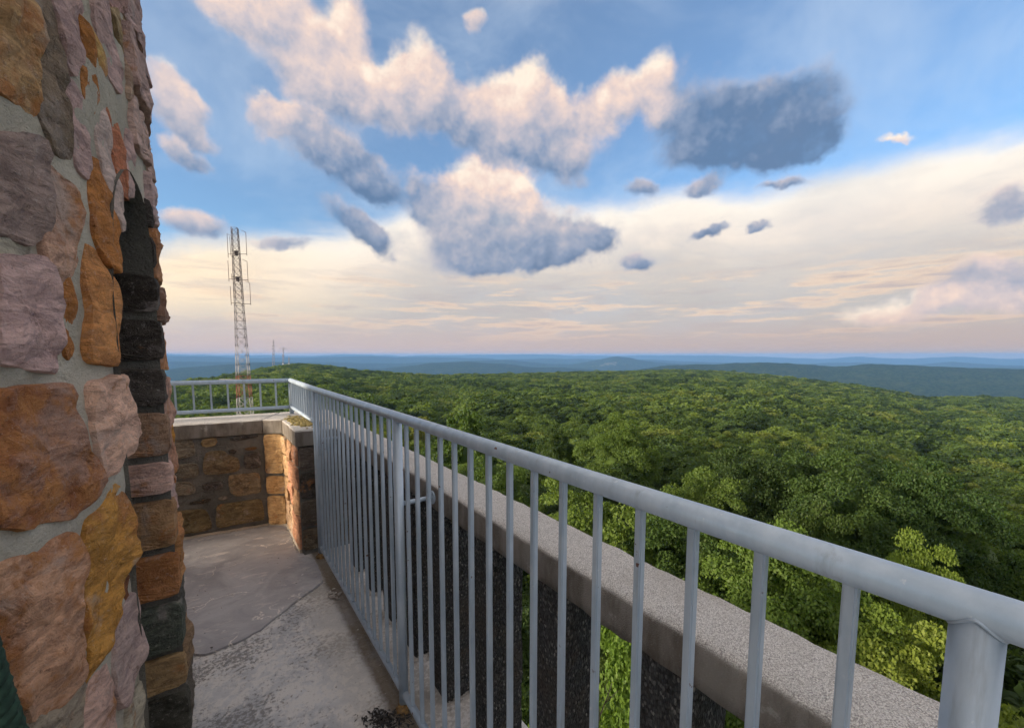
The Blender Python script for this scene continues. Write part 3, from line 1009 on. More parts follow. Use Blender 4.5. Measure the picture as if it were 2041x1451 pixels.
z1 = lambda x, y: (x / 2.9026, y / 2.9026)
z2 = lambda x, y: (x / 2.9026, 450 + y / 2.9026)
z3 = lambda x, y: (x / 2.896, 950 + y / 2.896)
TRACED = [
    (z1, [(-60, -40), (110, -40), (130, 100), (150, 280), (160, 480), (150, 650), (60, 590), (-60, 540)], TN, .35, .03),
    (z1, [(125, -40), (240, -40), (290, 200), (325, 400), (320, 560), (340, 700), (368, 925), (290, 870), (240, 760), (180, 650), (165, 450), (145, 200)], (0.213, 0.172, 0.128), .05, .025),
    (z1, [(250, -40), (420, -40), (410, 100), (435, 230), (425, 330), (395, 320), (365, 420), (335, 330), (295, 150)], PU, .05, .025),
    (z1, [(450, 130), (500, 190), (560, 300), (580, 400), (550, 430), (500, 350), (480, 270)], YL, .3, .02),
    (z1, [(500, -40), (560, -40), (620, 200), (640, 330), (680, 430), (640, 520), (590, 430), (575, 300), (530, 180), (510, 90)], PU, .05, .022),
    (z1, [(400, 60), (450, 170), (490, 300), (510, 480), (520, 560), (480, 680), (455, 560), (442, 400), (440, 230)], OR, .3, .02),
    (z1, [(360, 440), (410, 540), (440, 560), (475, 680), (478, 830), (490, 970), (460, 1020), (410, 950), (385, 800), (365, 620)], PU, .0, .022),
    (z1, [(535, 640), (560, 625), (600, 800), (640, 1000), (675, 1180), (655, 1330), (610, 1150), (560, 960), (525, 760)], PL, .0, .02),
    (z1, [(562, 570), (610, 600), (650, 760), (690, 930), (700, 1150), (672, 1120), (642, 950), (602, 780), (580, 650)], (0.469, 0.193, 0.109), .25, .022),
    (z1, [(510, 920), (560, 965), (600, 1130), (645, 1300), (650, 1500), (640, 1560), (590, 1540), (520, 1410), (490, 1300), (480, 1180)], OR, .35, .026),
    (z1, [(-60, 790), (130, 800), (180, 850), (198, 930), (190, 1180), (198, 1330), (120, 1400), (-60, 1350)], (0.284, 0.228, 0.211), .05, .032),
    (z1, [(205, 920), (280, 1010), (375, 1080), (405, 1180), (390, 1451), (385, 1560), (330, 1630), (240, 1600), (205, 1480), (212, 1200)], (0.469, 0.317, 0.243), .30, .028),
    (z1, [(-60, 1385), (120, 1425), (185, 1500), (190, 1595), (90, 1610), (-60, 1590)], (0.355, 0.352, 0.294), .0, .016),
    (z2, [(-60, 175), (195, 205), (230, 330), (285, 500), (305, 680), (285, 830), (200, 820), (100, 800), (-60, 800)], (0.511, 0.38, 0.371), .05, .034),
    (z2, [(300, 300), (350, 280), (370, 400), (400, 480), (403, 600), (370, 780), (352, 760), (340, 620), (312, 440)], OR, .35, .012),
    (z2, [(460, 110), (540, 180), (600, 300), (638, 450), (640, 600), (640, 790), (580, 790), (520, 780), (470, 770), (462, 640), (480, 500), (452, 300)], (0.568, 0.276, 0.102), .28, .026),
    (z2, [(-60, 970), (350, 935), (368, 1100), (380, 1250), (420, 1310), (515, 1400), (505, 1535), (420, 1630), (350, 1680), (200, 1690), (60, 1738), (-60, 1750)], (0.369, 0.235, 0.179), .42, .034),
    (z2, [(485, 940), (580, 892), (690, 890), (715, 1000), (700, 1090), (742, 1180), (720, 1270), (680, 1330), (650, 1380), (580, 1425), (535, 1451), (512, 1300), (492, 1150)], (0.568, 0.393, 0.307), .16, .036),
    (z3, [(-60, 520), (200, 425), (370, 355), (392, 420), (400, 540), (382, 680), (380, 900), (408, 1010), (415, 1130), (300, 1300), (170, 1385), (60, 1300), (-60, 1200)], (0.483, 0.304, 0.205), .36, .034),
    (z3, [(452, 265), (560, 185), (620, 60), (680, 100), (712, 300), (718, 450), (690, 520), (640, 650), (600, 860), (550, 1010), (445, 1190), (468, 1100), (475, 960), (455, 920), (462, 600), (450, 400)], OC, .30, .03),
    (z3, [(700, 560), (702, 650), (655, 790), (612, 855), (608, 750), (650, 640)], (0.185, 0.0828, 0.0448), .1, .014),
    (z3, [(655, 810), (710, 700), (738, 690), (768, 860), (775, 1000), (730, 1180), (662, 1330), (628, 1250), (618, 1050), (632, 880)], (0.383, 0.304, 0.288), .02, .028),
    (z3, [(465, 1235), (548, 1060), (598, 1200), (608, 1520), (400, 1520), (440, 1350)], (0.54, 0.386, 0.333), .15, .028),
    (z3, [(165, 1405), (300, 1315), (430, 1195), (460, 1240), (430, 1380), (395, 1520), (120, 1520)], (0.327, 0.29, 0.23), .08, .026),
    (z3, [(720, 1230), (778, 1190), (800, 1520), (715, 1520)], (0.355, 0.345, 0.282), .05, .02),
    (z1, [(600, 60), (690, 60), (720, 150), (735, 300), (700, 335), (660, 230)], (0.341, 0.262, 0.154), .1, .02),
    (z1, [(690, 350), (735, 335), (770, 520), (755, 650), (705, 560)], (0.483, 0.373, 0.294), .05, .022),
    (z1, [(580, -40), (690, -40), (685, 40), (610, 40)], (0.426, 0.276, 0.256), .05, .02),
    (z1, [(700, -40), (755, -40), (775, 180), (790, 420), (760, 500), (740, 300), (728, 130)], (0.241, 0.207, 0.166), .0, .022),
    (z1, [(700, 750), (740, 800), (765, 960), (740, 1130), (712, 1130), (700, 950)], (0.525, 0.386, 0.371), .05, .02),
    (z1, [(745, 660), (825, 640), (845, 760), (810, 775), (770, 850), (748, 800)], PK, .05, .022),
    (z1, [(812, 785), (848, 800), (868, 950), (830, 930)], OR, .3, .02),
]
# doorway: arched opening between two angles of the tower wall
D0 = on_tower(218, 760)[0]; D1 = math.radians(-2.6) * TR
DM = (D0 + D1) / 2; DW = (D1 - D0) / 2; SPR = 1.56


def arch_top(s):
    k = max(0.0, 1 - ((s - DM) / DW) ** 2)
    return SPR + .36 * math.sqrt(k)


for i, (zf, pts, col, rust, prot) in enumerate(TRACED):
    poly = [on_tower(*zf(x, y)) for x, y in pts]
    cx_, cz_ = sum(q[0] for q in poly) / len(poly), sum(q[1] for q in poly) / len(poly)
    poly = [(cx_ + (q[0] - cx_) * 1.02, cz_ + (q[1] - cz_) * 1.02) for q in poly]
    big = i in (0, 10, 13, 16, 17, 18, 19, 11)
    lay(tower, poly, cyl, col, rust, 11 + i, prot * .8, step=.013 if big else .015, jit=.006, rough=.017 if big else .012, grow=.011)

# stones round the rest of the drum: rows of rubble wherever the traced ones do not lie
rs_ = random.Random(4)
CH = [PU, PK, GY, OR, TN, RB, (.33, .24, .21), (.28, .2, .17), OC]
s_left = min(p[0] for z_, pts, *_ in TRACED for p in [on_tower(*z_(*q)) for q in pts])
z_view = 2.55


def rubble(s0, s1, zz0, zz1, seed, cols, step=.04):
    r = random.Random(seed); z = zz0; k = seed
    while z < zz1 - .05:
        h = min(r.uniform(.16, .30), zz1 - z); s = s0
        while s < s1 - .03:
            w = min(r.uniform(.16, .46), s1 - s)
            if s1 - s - w < .08: w = s1 - s
            g = .012
            j = lambda: r.uniform(-.012, .012)
            poly = [(s + g + j(), z + g + j()), (s + w * .5, z + g + j()), (s + w - g + j(), z + g + j()), (s + w - g + j(), z + h - g + j()), (s + w * .45, z + h - g + j()), (s + g + j(), z + h - g + j())]
            k += 1
            lay(tower, poly, cyl, r.choice(cols), r.uniform(0, .3), k, r.uniform(.014, .032), step=step, fr=(.5,))
            s += w
        z += h


rubble(-2.6, s_left - .01, 0.0, z_view, 300, CH)
rubble(-2.6, 1.6, z_view + .45, 3.9, 500, CH, .06)
rubble(D1 + .33, 1.9, 0.0, z_view + .45, 700, CH, .05)
# quoins at the far side of the doorway, standing proud
zq = 0.0
for k, (h, col, ru, pr) in enumerate([(.20, (.12, .115, .10), .0, .030), (.17, (.26, .19, .12), .1, .030), (.21, (.10, .105, .095), .0, .024), (.20, (.42, .23, .10), .3, .030), (.16, (.40, .30, .28), .1, .022), (.19, (.36, .2, .13), .25, .028),
                                      (.20, (.38, .25, .2), .2, .030), (.17, (.42, .22, .11), .3, .024), (.14, (.30, .19, .14), .1, .030), (.19, (.40, .21, .11), .25, .030), (.18, (.42, .33, .33), .05, .026), (.17, PK, .05, .026), (.2, (.4, .3, .28), .1, .03), (.19, PU, .05, .028)]):
    g = .009
    lo = D1 if zq < SPR + .36 else (DM + DW * .3)
    lay(tower, [(lo + .006, zq + g), (D1 + .16, zq + g + .01), (D1 + .30 + .02 * (k % 3), zq + g), (D1 + .31 + .02 * (k % 3), zq + h - g), (D1 + .15, zq + h - g - .006), (lo + .004, zq + h - g)], cyl, col, ru, 900 + k, pr, step=.022, rough=.016)
    zq += h

# mortar drum with the opening left out
MORTAR_SHADE = make_mortar('shaded_mortar', (.20, .195, .175), (.12, .12, .11))  # darker mortar: shade inside the doorway put into its colour


def build_drum():
    ss = sorted(set([round(x, 4) for x in np.arange(-math.pi * TR, math.pi * TR, .045)] + [D0, D1] + [D0 + (D1 - D0) * q / 12 for q in range(13)]))
    zs = list(np.arange(-.02, 4.0, .045))
    bm = bmesh.new(); grid = {}

    def vert(i, j, inside=False):
        s, z = ss[i], zs[j]
        if inside: z = max(z, arch_top(s))
        key = (i, round(z, 4))
        if key not in grid:
            w = Vector((s, z, 0))
            grid[key] = bm.verts.new(cyl(s, z, .010 + .010 * fbm3(w + Vector((9, 2, 1)), 6) + .006 * fbm3(w, 22)))
        return grid[key]
    for i in range(len(ss) - 1):
        sm = (ss[i] + ss[i + 1]) / 2; ins = D0 < sm < D1
        for j in range(len(zs) - 1):
            q = []
            for v in (vert(i, j, ins), vert(i + 1, j, ins), vert(i + 1, j + 1, ins), vert(i, j + 1, ins)):
                if v not in q: q.append(v)
            if len(q) < 3: continue
            if bm.faces.get(q) is None: bm.faces.new(q)
    # close the seam
    n = len(ss) - 1
    for j in range(len(zs) - 1): bm.faces.new((vert(n, j), vert(0, j), vert(0, j + 1), vert(n, j + 1)))
    # reveals and soffit of the opening, and the inner face of the wall
    path = [(D0, 0.0)] + [(D0, z) for z in np.linspace(.2, SPR, 8)] + [(D0 + (D1 - D0) * q / 14, arch_top(D0 + (D1 - D0) * q / 14)) for q in range(1, 14)] + [(D1, z) for z in np.linspace(SPR, .2, 8)] + [(D1, 0.0)]
    prev = None
    for (s, z) in path:
        col = [bm.verts.new(cyl(s, z, h + .006 * fbm3(Vector((s, z, h)), 9))) for h in (.022, -.14, -.30, -.48)]
        if prev:
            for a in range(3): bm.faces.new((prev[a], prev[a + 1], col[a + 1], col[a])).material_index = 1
        prev = col
    ri = TR - .48
    ring = [2 * math.pi * q / 64 for q in range(64)]
    up_ = [[bm.verts.new((TC.x + ri * math.cos(a), TC.y + ri * math.sin(a), z)) for a in ring] for z in (0.0, 2.1, 3.9)]
    aD0, aD1 = D0 / TR - .02, D1 / TR + .02
    for q in range(64):
        am = ring[q] + math.pi / 64; am = am - 2 * math.pi if am > math.pi else am
        for l in range(2):
            if l == 0 and aD0 < am < aD1: continue
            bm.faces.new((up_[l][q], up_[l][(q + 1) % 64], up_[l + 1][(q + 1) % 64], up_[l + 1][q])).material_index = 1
    cap = [bm.verts.new((TC.x + (TR + .01) * math.cos(a), TC.y + (TR + .01) * math.sin(a), 3.95)) for a in ring]
    bm.faces.new(cap)
    me = bpy.data.meshes.new('mortar_drum'); bm.to_mesh(me); bm.free()
    for p in me.polygons: p.use_smooth = True
    me.materials.append(MORTAR); me.materials.append(MORTAR_SHADE)
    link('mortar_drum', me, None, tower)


build_drum()
# jamb stones facing the camera on the far reveal
J0 = cyl(D1, 0, 0)
jn = Vector((math.cos(D1 / TR), math.sin(D1 / TR), 0))         # outward along the reveal
jt = Vector((math.sin(D1 / TR), -math.cos(D1 / TR), 0))        # into the opening, towards the camera


def jamb(a, b, h):
    p = J0 - jn * a + jt * h
    return Vector((p.x, p.y, b))


zq = 0.0
for k, (h, col, ru) in enumerate([(.21, (.07, .075, .065), .0), (.15, (.36, .26, .14), .1), (.19, (.08, .10, .085), .0), (.18, (.40, .20, .09), .35), (.19, (.34, .22, .12), .2), (.13, (.46, .33, .29), .1), (.17, (.28, .19, .13), .15), (.15, (.07, .065, .06), .0), (.16, (.055, .05, .045), .0), (.14, (.05, .045, .04), 0), (.13, (.045, .042, .04), 0), (.12, (.045, .042, .04), 0)]):  # upper stones near black: the arch's shade is painted into them
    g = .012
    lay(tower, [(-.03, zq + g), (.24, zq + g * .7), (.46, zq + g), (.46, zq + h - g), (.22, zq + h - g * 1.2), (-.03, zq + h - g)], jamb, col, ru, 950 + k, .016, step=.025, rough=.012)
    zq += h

# ---- floor, screed and base under the platform
FLOOR = make_floor()


def build_floor():
    xs = np.arange(-5.2, .905, .05); ys = np.arange(-3.0, 4.5, .05)
    X, Y = np.meshgrid(xs, ys, indexing='ij')
    Z = fbm2(X, Y, .35, 2) * .008 + fbm2(X, Y, .08, 6) * .004 - .004
    n, m = X.shape
    V = np.stack([X, Y, Z], -1).reshape(-1, 3)
    i, j = np.meshgrid(np.arange(n - 1), np.arange(m - 1), indexing='ij')
    F = np.stack([i * m + j, (i + 1) * m + j, (i + 1) * m + j + 1, i * m + j + 1], -1).reshape(-1, 4)
    bm = bmesh.new(); me = mesh_np('floor', V, F, True); bm.from_mesh(me)
    ed = [e for e in bm.edges if e.is_boundary]
    r = bmesh.ops.extrude_edge_only(bm, edges=ed)
    for v in r['geom']:
        if isinstance(v, bmesh.types.BMVert): v.co.z = -.30
    me2 = bpy.data.meshes.new('walkway_floor'); bm.to_mesh(me2); bm.free()
    o = link('walkway_floor', me2, FLOOR); tag(o, kind='structure')
    # smooth grey screed laid over the far end
    edge = [(-.9, 2.75), (-.45, 2.62), (-.221, 2.514), (-.17, 2.40), (-.10, 2.335), (.02, 2.345), (.13, 2.39), (.24, 2.49), (.345, 2.585), (.42, 2.64), (.485, 2.70), (.50, 2.85), (.50, 3.02), (.455, 3.12), (.44, 3.35), (.43, 3.60), (.425, 3.80), (.30, 3.89), (-.9, 4.05), (-4.4, 4.4), (-4.4, 3.9), (-1.6, 3.85), (-.95, 3.5)]
    bm = bmesh.new(); rng = random.Random(2)
    per = resample(edge, .03, .006, rng)
    top = [bm.verts.new((p.x, p.y, .0085 + .002 * fbm3((p.x, p.y, 0), 9))) for p in per]; bot = [bm.verts.new((p.x, p.y, -.01)) for p in per]
    bm.faces.new(top)
    for a in range(len(per)):
        b = (a + 1) % len(per); bm.faces.new((bot[a], bot[b], top[b], top[a]))
    bmesh.ops.triangulate(bm, faces=[f for f in bm.faces if len(f.verts) > 4])
    link('screed_layer', from_bm('screed_layer', bm), make_screed(), o)


build_floor()

bm = bmesh.new()
for q in range(6):
    z_ = -.3 - 3.2 * q
    add_box(bm, (-5.1 - .02 * q, -2.9 - .02 * q, z_ - 3.19), (.86 + .02 * q, 4.36 + .02 * q, z_))
base_me = from_bm('tower_base', bm)
base = link('tower_base', base_me, MORTAR_DARK, tower)

# ---- far stone parapet with coping, chamfered corner and short return
wall = empty('stone_parapet', (.0, 4.1, 0))
tag(wall, 'low dark stone wall with concrete coping across the end of the walkway', 'wall')
CT, CB = .885, .775
BW = lambda x: 3.885 - .12 * (x - .30)
A0, A1, A2, A3 = Vector((-4.6, BW(-4.6), 0)), Vector((.30, 3.885, 0)), Vector((.437, 3.79, 0)), Vector((.447, 3.17, 0))
OUT = [(-4.6, BW(-4.6) + .42), (.866, BW(.866) + .42), (.866, 3.17)]


def slab(name, outline, z0, z1, mat, bev=.008, inset=0.0, seed=0, sub=.06, parent=wall, amp=.004):
    bm = bmesh.new(); rng = random.Random(seed)
    per = resample(outline, sub, .002, rng)
    lo = [bm.verts.new((p.x, p.y, z0)) for p in per]; mid = [bm.verts.new((p.x, p.y, z1 - bev)) for p in per]
    c = sum(per, Vector((0, 0))) / len(per); n = len(per)
    nr = []
    for a in range(n):
        d = per[(a + 1) % n] - per[a - 1]; nr.append(Vector((-d.y, d.x)).normalized())
    ar = sum(per[i].x * per[(i + 1) % n].y - per[(i + 1) % n].x * per[i].y for i in range(n))
    sg = 1 if ar > 0 else -1
    hi = [bm.verts.new((per[a].x + nr[a].x * bev * sg, per[a].y + nr[a].y * bev * sg, z1)) for a in range(n)]
    bm.faces.new(lo[::-1])
    bm.faces.new(hi)
    for r0, r1 in ((lo, mid), (mid, hi)):
        for a in range(n): bm.faces.new((r0[a], r0[(a + 1) % n], r1[(a + 1) % n], r1[a]))
    for v in bm.verts:
        v.co += Vector((fbm3(v.co + Vector((3, 1, 7)), 13), fbm3(v.co + Vector((8, 4, 2)), 13), fbm3(v.co, 13) * .5)) * amp
    return link(name, from_bm(name, bm), mat, parent)


wall_core = slab('wall_core', [A0.xy[:], A1.xy[:], A2.xy[:], A3.xy[:], (.862, 3.17), (.862, BW(.862) + .41), (-4.6, BW(-4.6) + .41)], -.02, CB, MORTAR_DARK, seed=1)
# coping: three cast pieces with open joints
mit = Vector((.52, 4.36))
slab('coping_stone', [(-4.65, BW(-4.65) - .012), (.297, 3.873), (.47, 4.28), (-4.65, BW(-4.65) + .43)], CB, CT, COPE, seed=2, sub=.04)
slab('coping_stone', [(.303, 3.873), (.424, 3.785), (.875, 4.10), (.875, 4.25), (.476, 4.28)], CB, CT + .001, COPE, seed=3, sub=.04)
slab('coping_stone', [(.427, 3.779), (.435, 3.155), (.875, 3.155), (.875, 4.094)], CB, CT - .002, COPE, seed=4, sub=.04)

bn_ = Vector((-.12, -1, 0)).normalized(); bd = Vector((1, -.12, 0)).normalized()
zb = lambda x, y: (320 + x / 3.8176, 740 + y / 3.8176)


def flat_fn(o, d, n):
    return lambda a, b, h: Vector((o.x + d.x * a + n.x * h, o.y + d.y * a + n.y * h, b))


def trace_flat(pts, o, d, n):
    out = []
    for q in pts:
        p = on_plane(*zb(*q), o, n); out.append(((p - o).dot(d), p.z))
    return out


fb = flat_fn(A1, bd, bn_)
OL = (.165, .15, .115); OL2 = (.20, .165, .11)
BACK = [
    ([(20, 525), (245, 512), (275, 640), (20, 690)], OL, .1), ([(100, 712), (285, 692), (295, 800), (105, 815)], OL, .1), ([(30, 850), (230, 832), (275, 905), (265, 935), (30, 955)], OL, .1),
    ([(30, 975), (140, 967), (140, 1030), (30, 1045)], OL, .05), ([(40, 1072), (345, 1042), (385, 1130), (400, 1200), (40, 1262)], (.15, .12, .065), .05), ([(305, 512), (440, 502), (425, 570), (310, 580)], (.20, .15, .08), .1),
    ([(335, 612), (490, 595), (510, 645), (600, 655), (605, 760), (480, 778), (330, 790), (320, 700)], (.165, .13, .08), .05), ([(497, 592), (600, 592), (570, 640), (512, 632)], (.055, .05, .045), 0),
    ([(500, 512), (560, 492), (740, 472), (755, 495), (640, 520), (540, 535)], (.05, .05, .05), 0), ([(632, 580), (740, 570), (740, 595), (632, 602)], (.13, .08, .04), .1), ([(632, 614), (758, 603), (768, 735), (637, 745)], (.07, .068, .065), 0),
    ([(512, 787), (752, 768), (768, 925), (570, 953), (527, 930)], OL2, .2), ([(302, 852), (468, 832), (485, 890), (332, 915)], (.085, .08, .075), 0), ([(428, 957), (508, 940), (523, 972), (432, 984)], OL, .05),
    ([(207, 1002), (388, 958), (398, 985), (217, 1020)], (.06, .055, .045), 0), ([(422, 1014), (768, 965), (798, 1128), (600, 1162), (422, 1188)], (.15, .12, .065), .05)]
for i, (pts, col, ru) in enumerate(BACK):
    lay(wall, trace_flat(pts, A1, bd, bn_), fb, col, ru, 60 + i, .016, step=.03, rough=.016)
r_ = random.Random(9); zz = .03; k = 0
while zz < CB - .08:                                       # the wall goes on behind the tower
    h = min(r_.uniform(.13, .24), CB - zz - .01); s = -4.7
    while s < -.80:
        w = min(r_.uniform(.18, .42), -.78 - s)
        if w > .07: lay(wall, [(s + .012, zz + .01), (s + w - .012, zz + .01), (s + w - .015, zz + h - .012), (s + .012, zz + h - .01)], fb, r_.choice([OL, OL2, (.08, .075, .07)]), .1, 1200 + k, .016, step=.06, fr=(.5,))
        s += w; k += 1
    zz += h
cd = (A2 - A1).normalized(); cn = Vector((cd.y, -cd.x, 0))
fcf = flat_fn(A1, cd, cn); CL = (A2 - A1).length
for i, (a, b, col, ru) in enumerate([(.02, .255, (.40, .265, .13), .10), (.275, .42, (.38, .24, .11), .1), (.445, .765, (.44, .30, .15), .1)]):
    lay(wall, [(.012, a), (CL * .5, a - .004), (CL - .004, a), (CL - .004, b), (CL * .5, b + .004), (.01, b)], fcf, col, ru, 90 + i, .014, step=.02, rough=.012)
sd_ = (A3 - A2).normalized(); sn = Vector((sd_.y, -sd_.x, 0))
fs = flat_fn(A2, sd_, sn); SL = (A3 - A2).length
r_ = random.Random(12); zz = .02
for row, h in enumerate((.25, .18, .17, .145)):
    s = .005
    while s < SL - .05:
        w = min(r_.uniform(.14, .3), SL - s)
        if SL - s - w < .09: w = SL - s
        lay(wall, [(s + .008, zz + .008), (s + w * .5, zz + .005), (s + w - .006, zz + .008), (s + w - .006, zz + h - .008), (s + .008, zz + h - .008)], fs, r_.choice([(.42, .29, .16), (.38, .24, .14), (.44, .32, .21), (.40, .22, .14)]), .15, 110 + int(s * 100) + row * 60, r_.uniform(.010, .022), step=.022, rough=.014)
        s += w
    zz += h
fe = flat_fn(Vector((.447, 3.17, 0)), Vector((1, 0, 0)), Vector((0, -1, 0)))
zz = .02
for row, (h, col) in enumerate(((.17, (.10, .085, .06)), (.2, (.09, .08, .065)), (.2, (.06, .055, .05)), (.18, (.10, .09, .08)))):
    for s0, s1 in ((.0, .21 + .04 * (row % 2)), (.22 + .04 * (row % 2), .415)):
        lay(wall, [(s0 + .004, zz + .008), (s1 - .006, zz + .01), (s1 - .006, zz + h - .01), (s0 + .004, zz + h - .008)], fe, col, .05, 140 + row * 3 + int(s0 * 10), .018, step=.025, rough=.016)
    zz += h

# ---- long balustrade: cast coping beam on dark pebble pillars
bal = empty('concrete_balustrade', (.78, 1.4, 0))
tag(bal, 'cast concrete balustrade outside the railing with grey coping beam on dark pebble pillars', 'balustrade')


def build_beam():
    ys = np.arange(-1.6, 3.152, .03)
    prof = [(.690, .792), (.690, .868), (.693, .879), (.702, .885), (.78, .887), (.855, .885), (.864, .878), (.867, .868), (.867, .792)]
    pr = []
    for (a, b) in zip(prof, prof[1:]):
        L = math.hypot(b[0] - a[0], b[1] - a[1]); k = max(1, int(L / .02))
        pr += [(a[0] + (b[0] - a[0]) * q / k, a[1] + (b[1] - a[1]) * q / k) for q in range(k)]
    pr.append(prof[-1])
    V = []
    for y in ys:
        for (x, z) in pr:
            w = Vector((x, y, z)); e = .0035 if z > .80 else .0045
            V.append((x + fbm3(w, 24) * e, y, z + fbm3(w + Vector((4, 4, 4)), 24) * e))
    m = len(pr); n = len(ys); F = []
    for i in range(n - 1):
        for j in range(m): F.append((i * m + j, i * m + (j + 1) % m, (i + 1) * m + (j + 1) % m, (i + 1) * m + j))
    me = mesh_np('coping_beam', V, F, True)
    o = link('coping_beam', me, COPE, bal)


build_beam()


def build_pillar():
    bm = bmesh.new(); nx, ny, nz = 5, 6, 26
    add_box(bm, (0, 0, -.02), (.125, .135, .793))
    bmesh.ops.bevel(bm, geom=[e for e in bm.edges], offset=.008, segments=2, profile=.6, affect='EDGES')
    bmesh.ops.subdivide_edges(bm, edges=[e for e in bm.edges if abs((e.verts[0].co - e.verts[1].co).z) > .3], cuts=20, use_grid_fill=True)
    for v in bm.verts: v.co += Vector((fbm3(v.co, 20), fbm3(v.co + Vector((5, 5, 5)), 20), 0)) * .003
    me = from_bm('pillar', bm, True); me.materials.append(PILLAR)
    return me


pm = build_pillar()
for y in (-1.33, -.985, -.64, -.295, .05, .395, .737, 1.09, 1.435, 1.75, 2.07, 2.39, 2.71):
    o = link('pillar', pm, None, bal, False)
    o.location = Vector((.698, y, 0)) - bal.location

# ------------------------------------------------------------------ steel railing
rail = empty('steel_railing', (.55, 1.5, 0))
tag(rail, 'blue-grey painted steel pipe railing with square balusters along the walkway', 'railing')
RX, RZ = .55, 1.172
RC_ = Vector((.55, 4.13, 1.18))
LEFT = Vector((-4.5, 4.13 + .6, 1.18))


def bar(name, pts, rad, seg=20, parent=rail, smooth=True):
    bm = bmesh.new(); add_tube(bm, pts, rad, seg)
    me = from_bm(name, bm, smooth)
    o = link(name, me, STEEL, parent)
    if smooth:
        for p in me.polygons: p.use_smooth = len(p.vertices) == 4
    return o


bar('top_rail', [(RX, -1.6, RZ), (RX, 1.5, RZ), (RX, 3.07, RZ), RC_], .0188, 24)
bar('top_rail', [RC_ + Vector((.006, -.002, 0)), LEFT], .0180, 20)
bar('bottom_rail', [(RX, -1.6, .068), (RX, 3.07, .068)], .0135, 14)
bar('bottom_rail', [(RX, 3.07, .945), (RX, 4.13, .945)], .0145, 14)
bar('bottom_rail', [(RX, 4.13, .945), (LEFT.x, LEFT.y, .945)], .0145, 14)
for y in (-1.45, .047, 1.513, 3.07):
    po = bar('post', [(RX, y, -.01), (RX, y, RZ - .005)], .0182, 24)
    # weld bead where the post meets the rail
    bm = bmesh.new()
    ring = []
    for q in range(33):
        a_ = 2 * math.pi * q / 32; xo, yo = .0184 * math.cos(a_), .0184 * math.sin(a_)
        ring.append(Vector((RX + xo, y + yo, RZ - math.sqrt(max(.0, .0186 ** 2 - min(abs(xo), .0185) ** 2)))))
    add_tube(bm, ring, .0018, 6, False)
    link('weld', from_bm('weld', bm, True), STEEL, po)
RUST, rt_, rp, _ = new_mat('rusty_steel')
rn = tex_noise(rt_, coords(rt_), 60, 5, .7)
setin(rt_, rp.inputs['Base Color'], mix(rt_, rn.ss(.35, .6), (.10, .075, .05), (.25, .15, .05))); rp.inputs['Roughness'].default_value = .9
for y in (.047, 1.513, 3.07):
    bm = bmesh.new(); rr_ = random.Random(int(y * 10))
    add_tube(bm, [(RX, y, -.01), (RX, y, .006), (RX, y, .018), (RX, y, .026)], [.036, .031, .024, .0192], 16)
    for v in bm.verts: v.co += Vector((rr_.uniform(-1, 1), rr_.uniform(-1, 1), rr_.uniform(-.5, .5))) * .004
    link('rusty_foot', from_bm('rusty_foot', bm), RUST, rail)
bar('post', [(RX, 4.13, .88), (RX, 4.13, 1.18)], .018, 18)
bar('post', [(-1.35, 4.36, .88), (-1.35, 4.36, 1.18)], .018, 18)


def baluster_mesh(z0, z1, w):
    bm = bmesh.new(); add_box(bm, (-w / 2, -w / 2, z0), (w / 2, w / 2, z1))
    bmesh.ops.bevel(bm, geom=[e for e in bm.edges if abs(e.verts[0].co.z - e.verts[1].co.z) > .1], offset=.0022, segments=2, affect='EDGES')
    me = from_bm('baluster', bm); me.materials.append(STEEL)
    return me


long_b, short_b = baluster_mesh(.07, RZ - .012, .0138), baluster_mesh(.945, 1.175, .0138)
for y0, y1, n in ((-1.45, .047, 15), (.047, 1.513, 15), (1.513, 3.07, 16)):
    for q in range(1, n + 1):
        o = link('baluster', long_b, None, rail, False); o.location = Vector((RX, y0 + (y1 - y0) * q / (n + 1), 0)) - rail.location
for q in range(1, 11):
    o = link('baluster', short_b, None, rail, False); o.location = Vector((RX, 3.07 + 1.06 * q / 11, 0)) - rail.location
for q in range(1, 44):
    p = RC_.lerp(LEFT, q / 44)
    o = link('baluster', short_b, None, rail, False); o.location = Vector((p.x, p.y, 0)) - rail.location
# stand-off bracket from the middle post to the coping beam
for y in (1.513, 3.02):
    br = bar('bracket', [(RX + .02, y, .835), (.688, y, .835)], .009, 12)
    bm = bmesh.new(); add_tube(bm, [(.6835, y, .835), (.6895, y, .835)], .027, 18); link('flange', from_bm('flange', bm), STEEL, br)
    bm = bmesh.new(); add_tube(bm, [(.678, y, .852), (.684, y, .852)], .006, 6); link('bolt', from_bm('bolt', bm), STEEL, br)
#@@DETAILS
# ------------------------------------------------------------------ radio mast beyond the end wall and small masts on the far hill
def paint(name, c1, c2=None, rough=.6):
    m, t, p, o = new_mat(name); n = tex_noise(t, coords(t), 1.7, 4, .6)
    setin(t, p.inputs['Base Color'], mix(t, n.ss(.35, .65), c1, c2 or tuple(v * .75 for v in c1))); p.inputs['Roughness'].default_value = rough
    return m


M_GREY = paint('galvanised_lattice', (.22, .21, .22)); M_BROWN = paint('weathered_lattice', (.11, .085, .08)); M_RED = paint('orange_red_paint', (.34, .11, .07)); M_PALE = paint('faded_white_paint', (.46, .45, .46)); M_WHITE = paint('white_paint', (.75, .75, .76)); M_DARK = paint('dark_cable', (.05, .045, .045))
MD = 112.0


def mast_x(x, y):
    """a point of the mast's side gear: offset from the mast axis in the photograph, put at the same offset here"""
    off = x - (473 + (y - 464) * .03); z = at_depth(x, y, MD).z
    return Vector((mc.x, mc.y, z)) + RT * (off * MD / FOC)


def at_depth(x, y, dep):
    d = ray(x, y); return EYE + d * (dep / d.dot(FW))


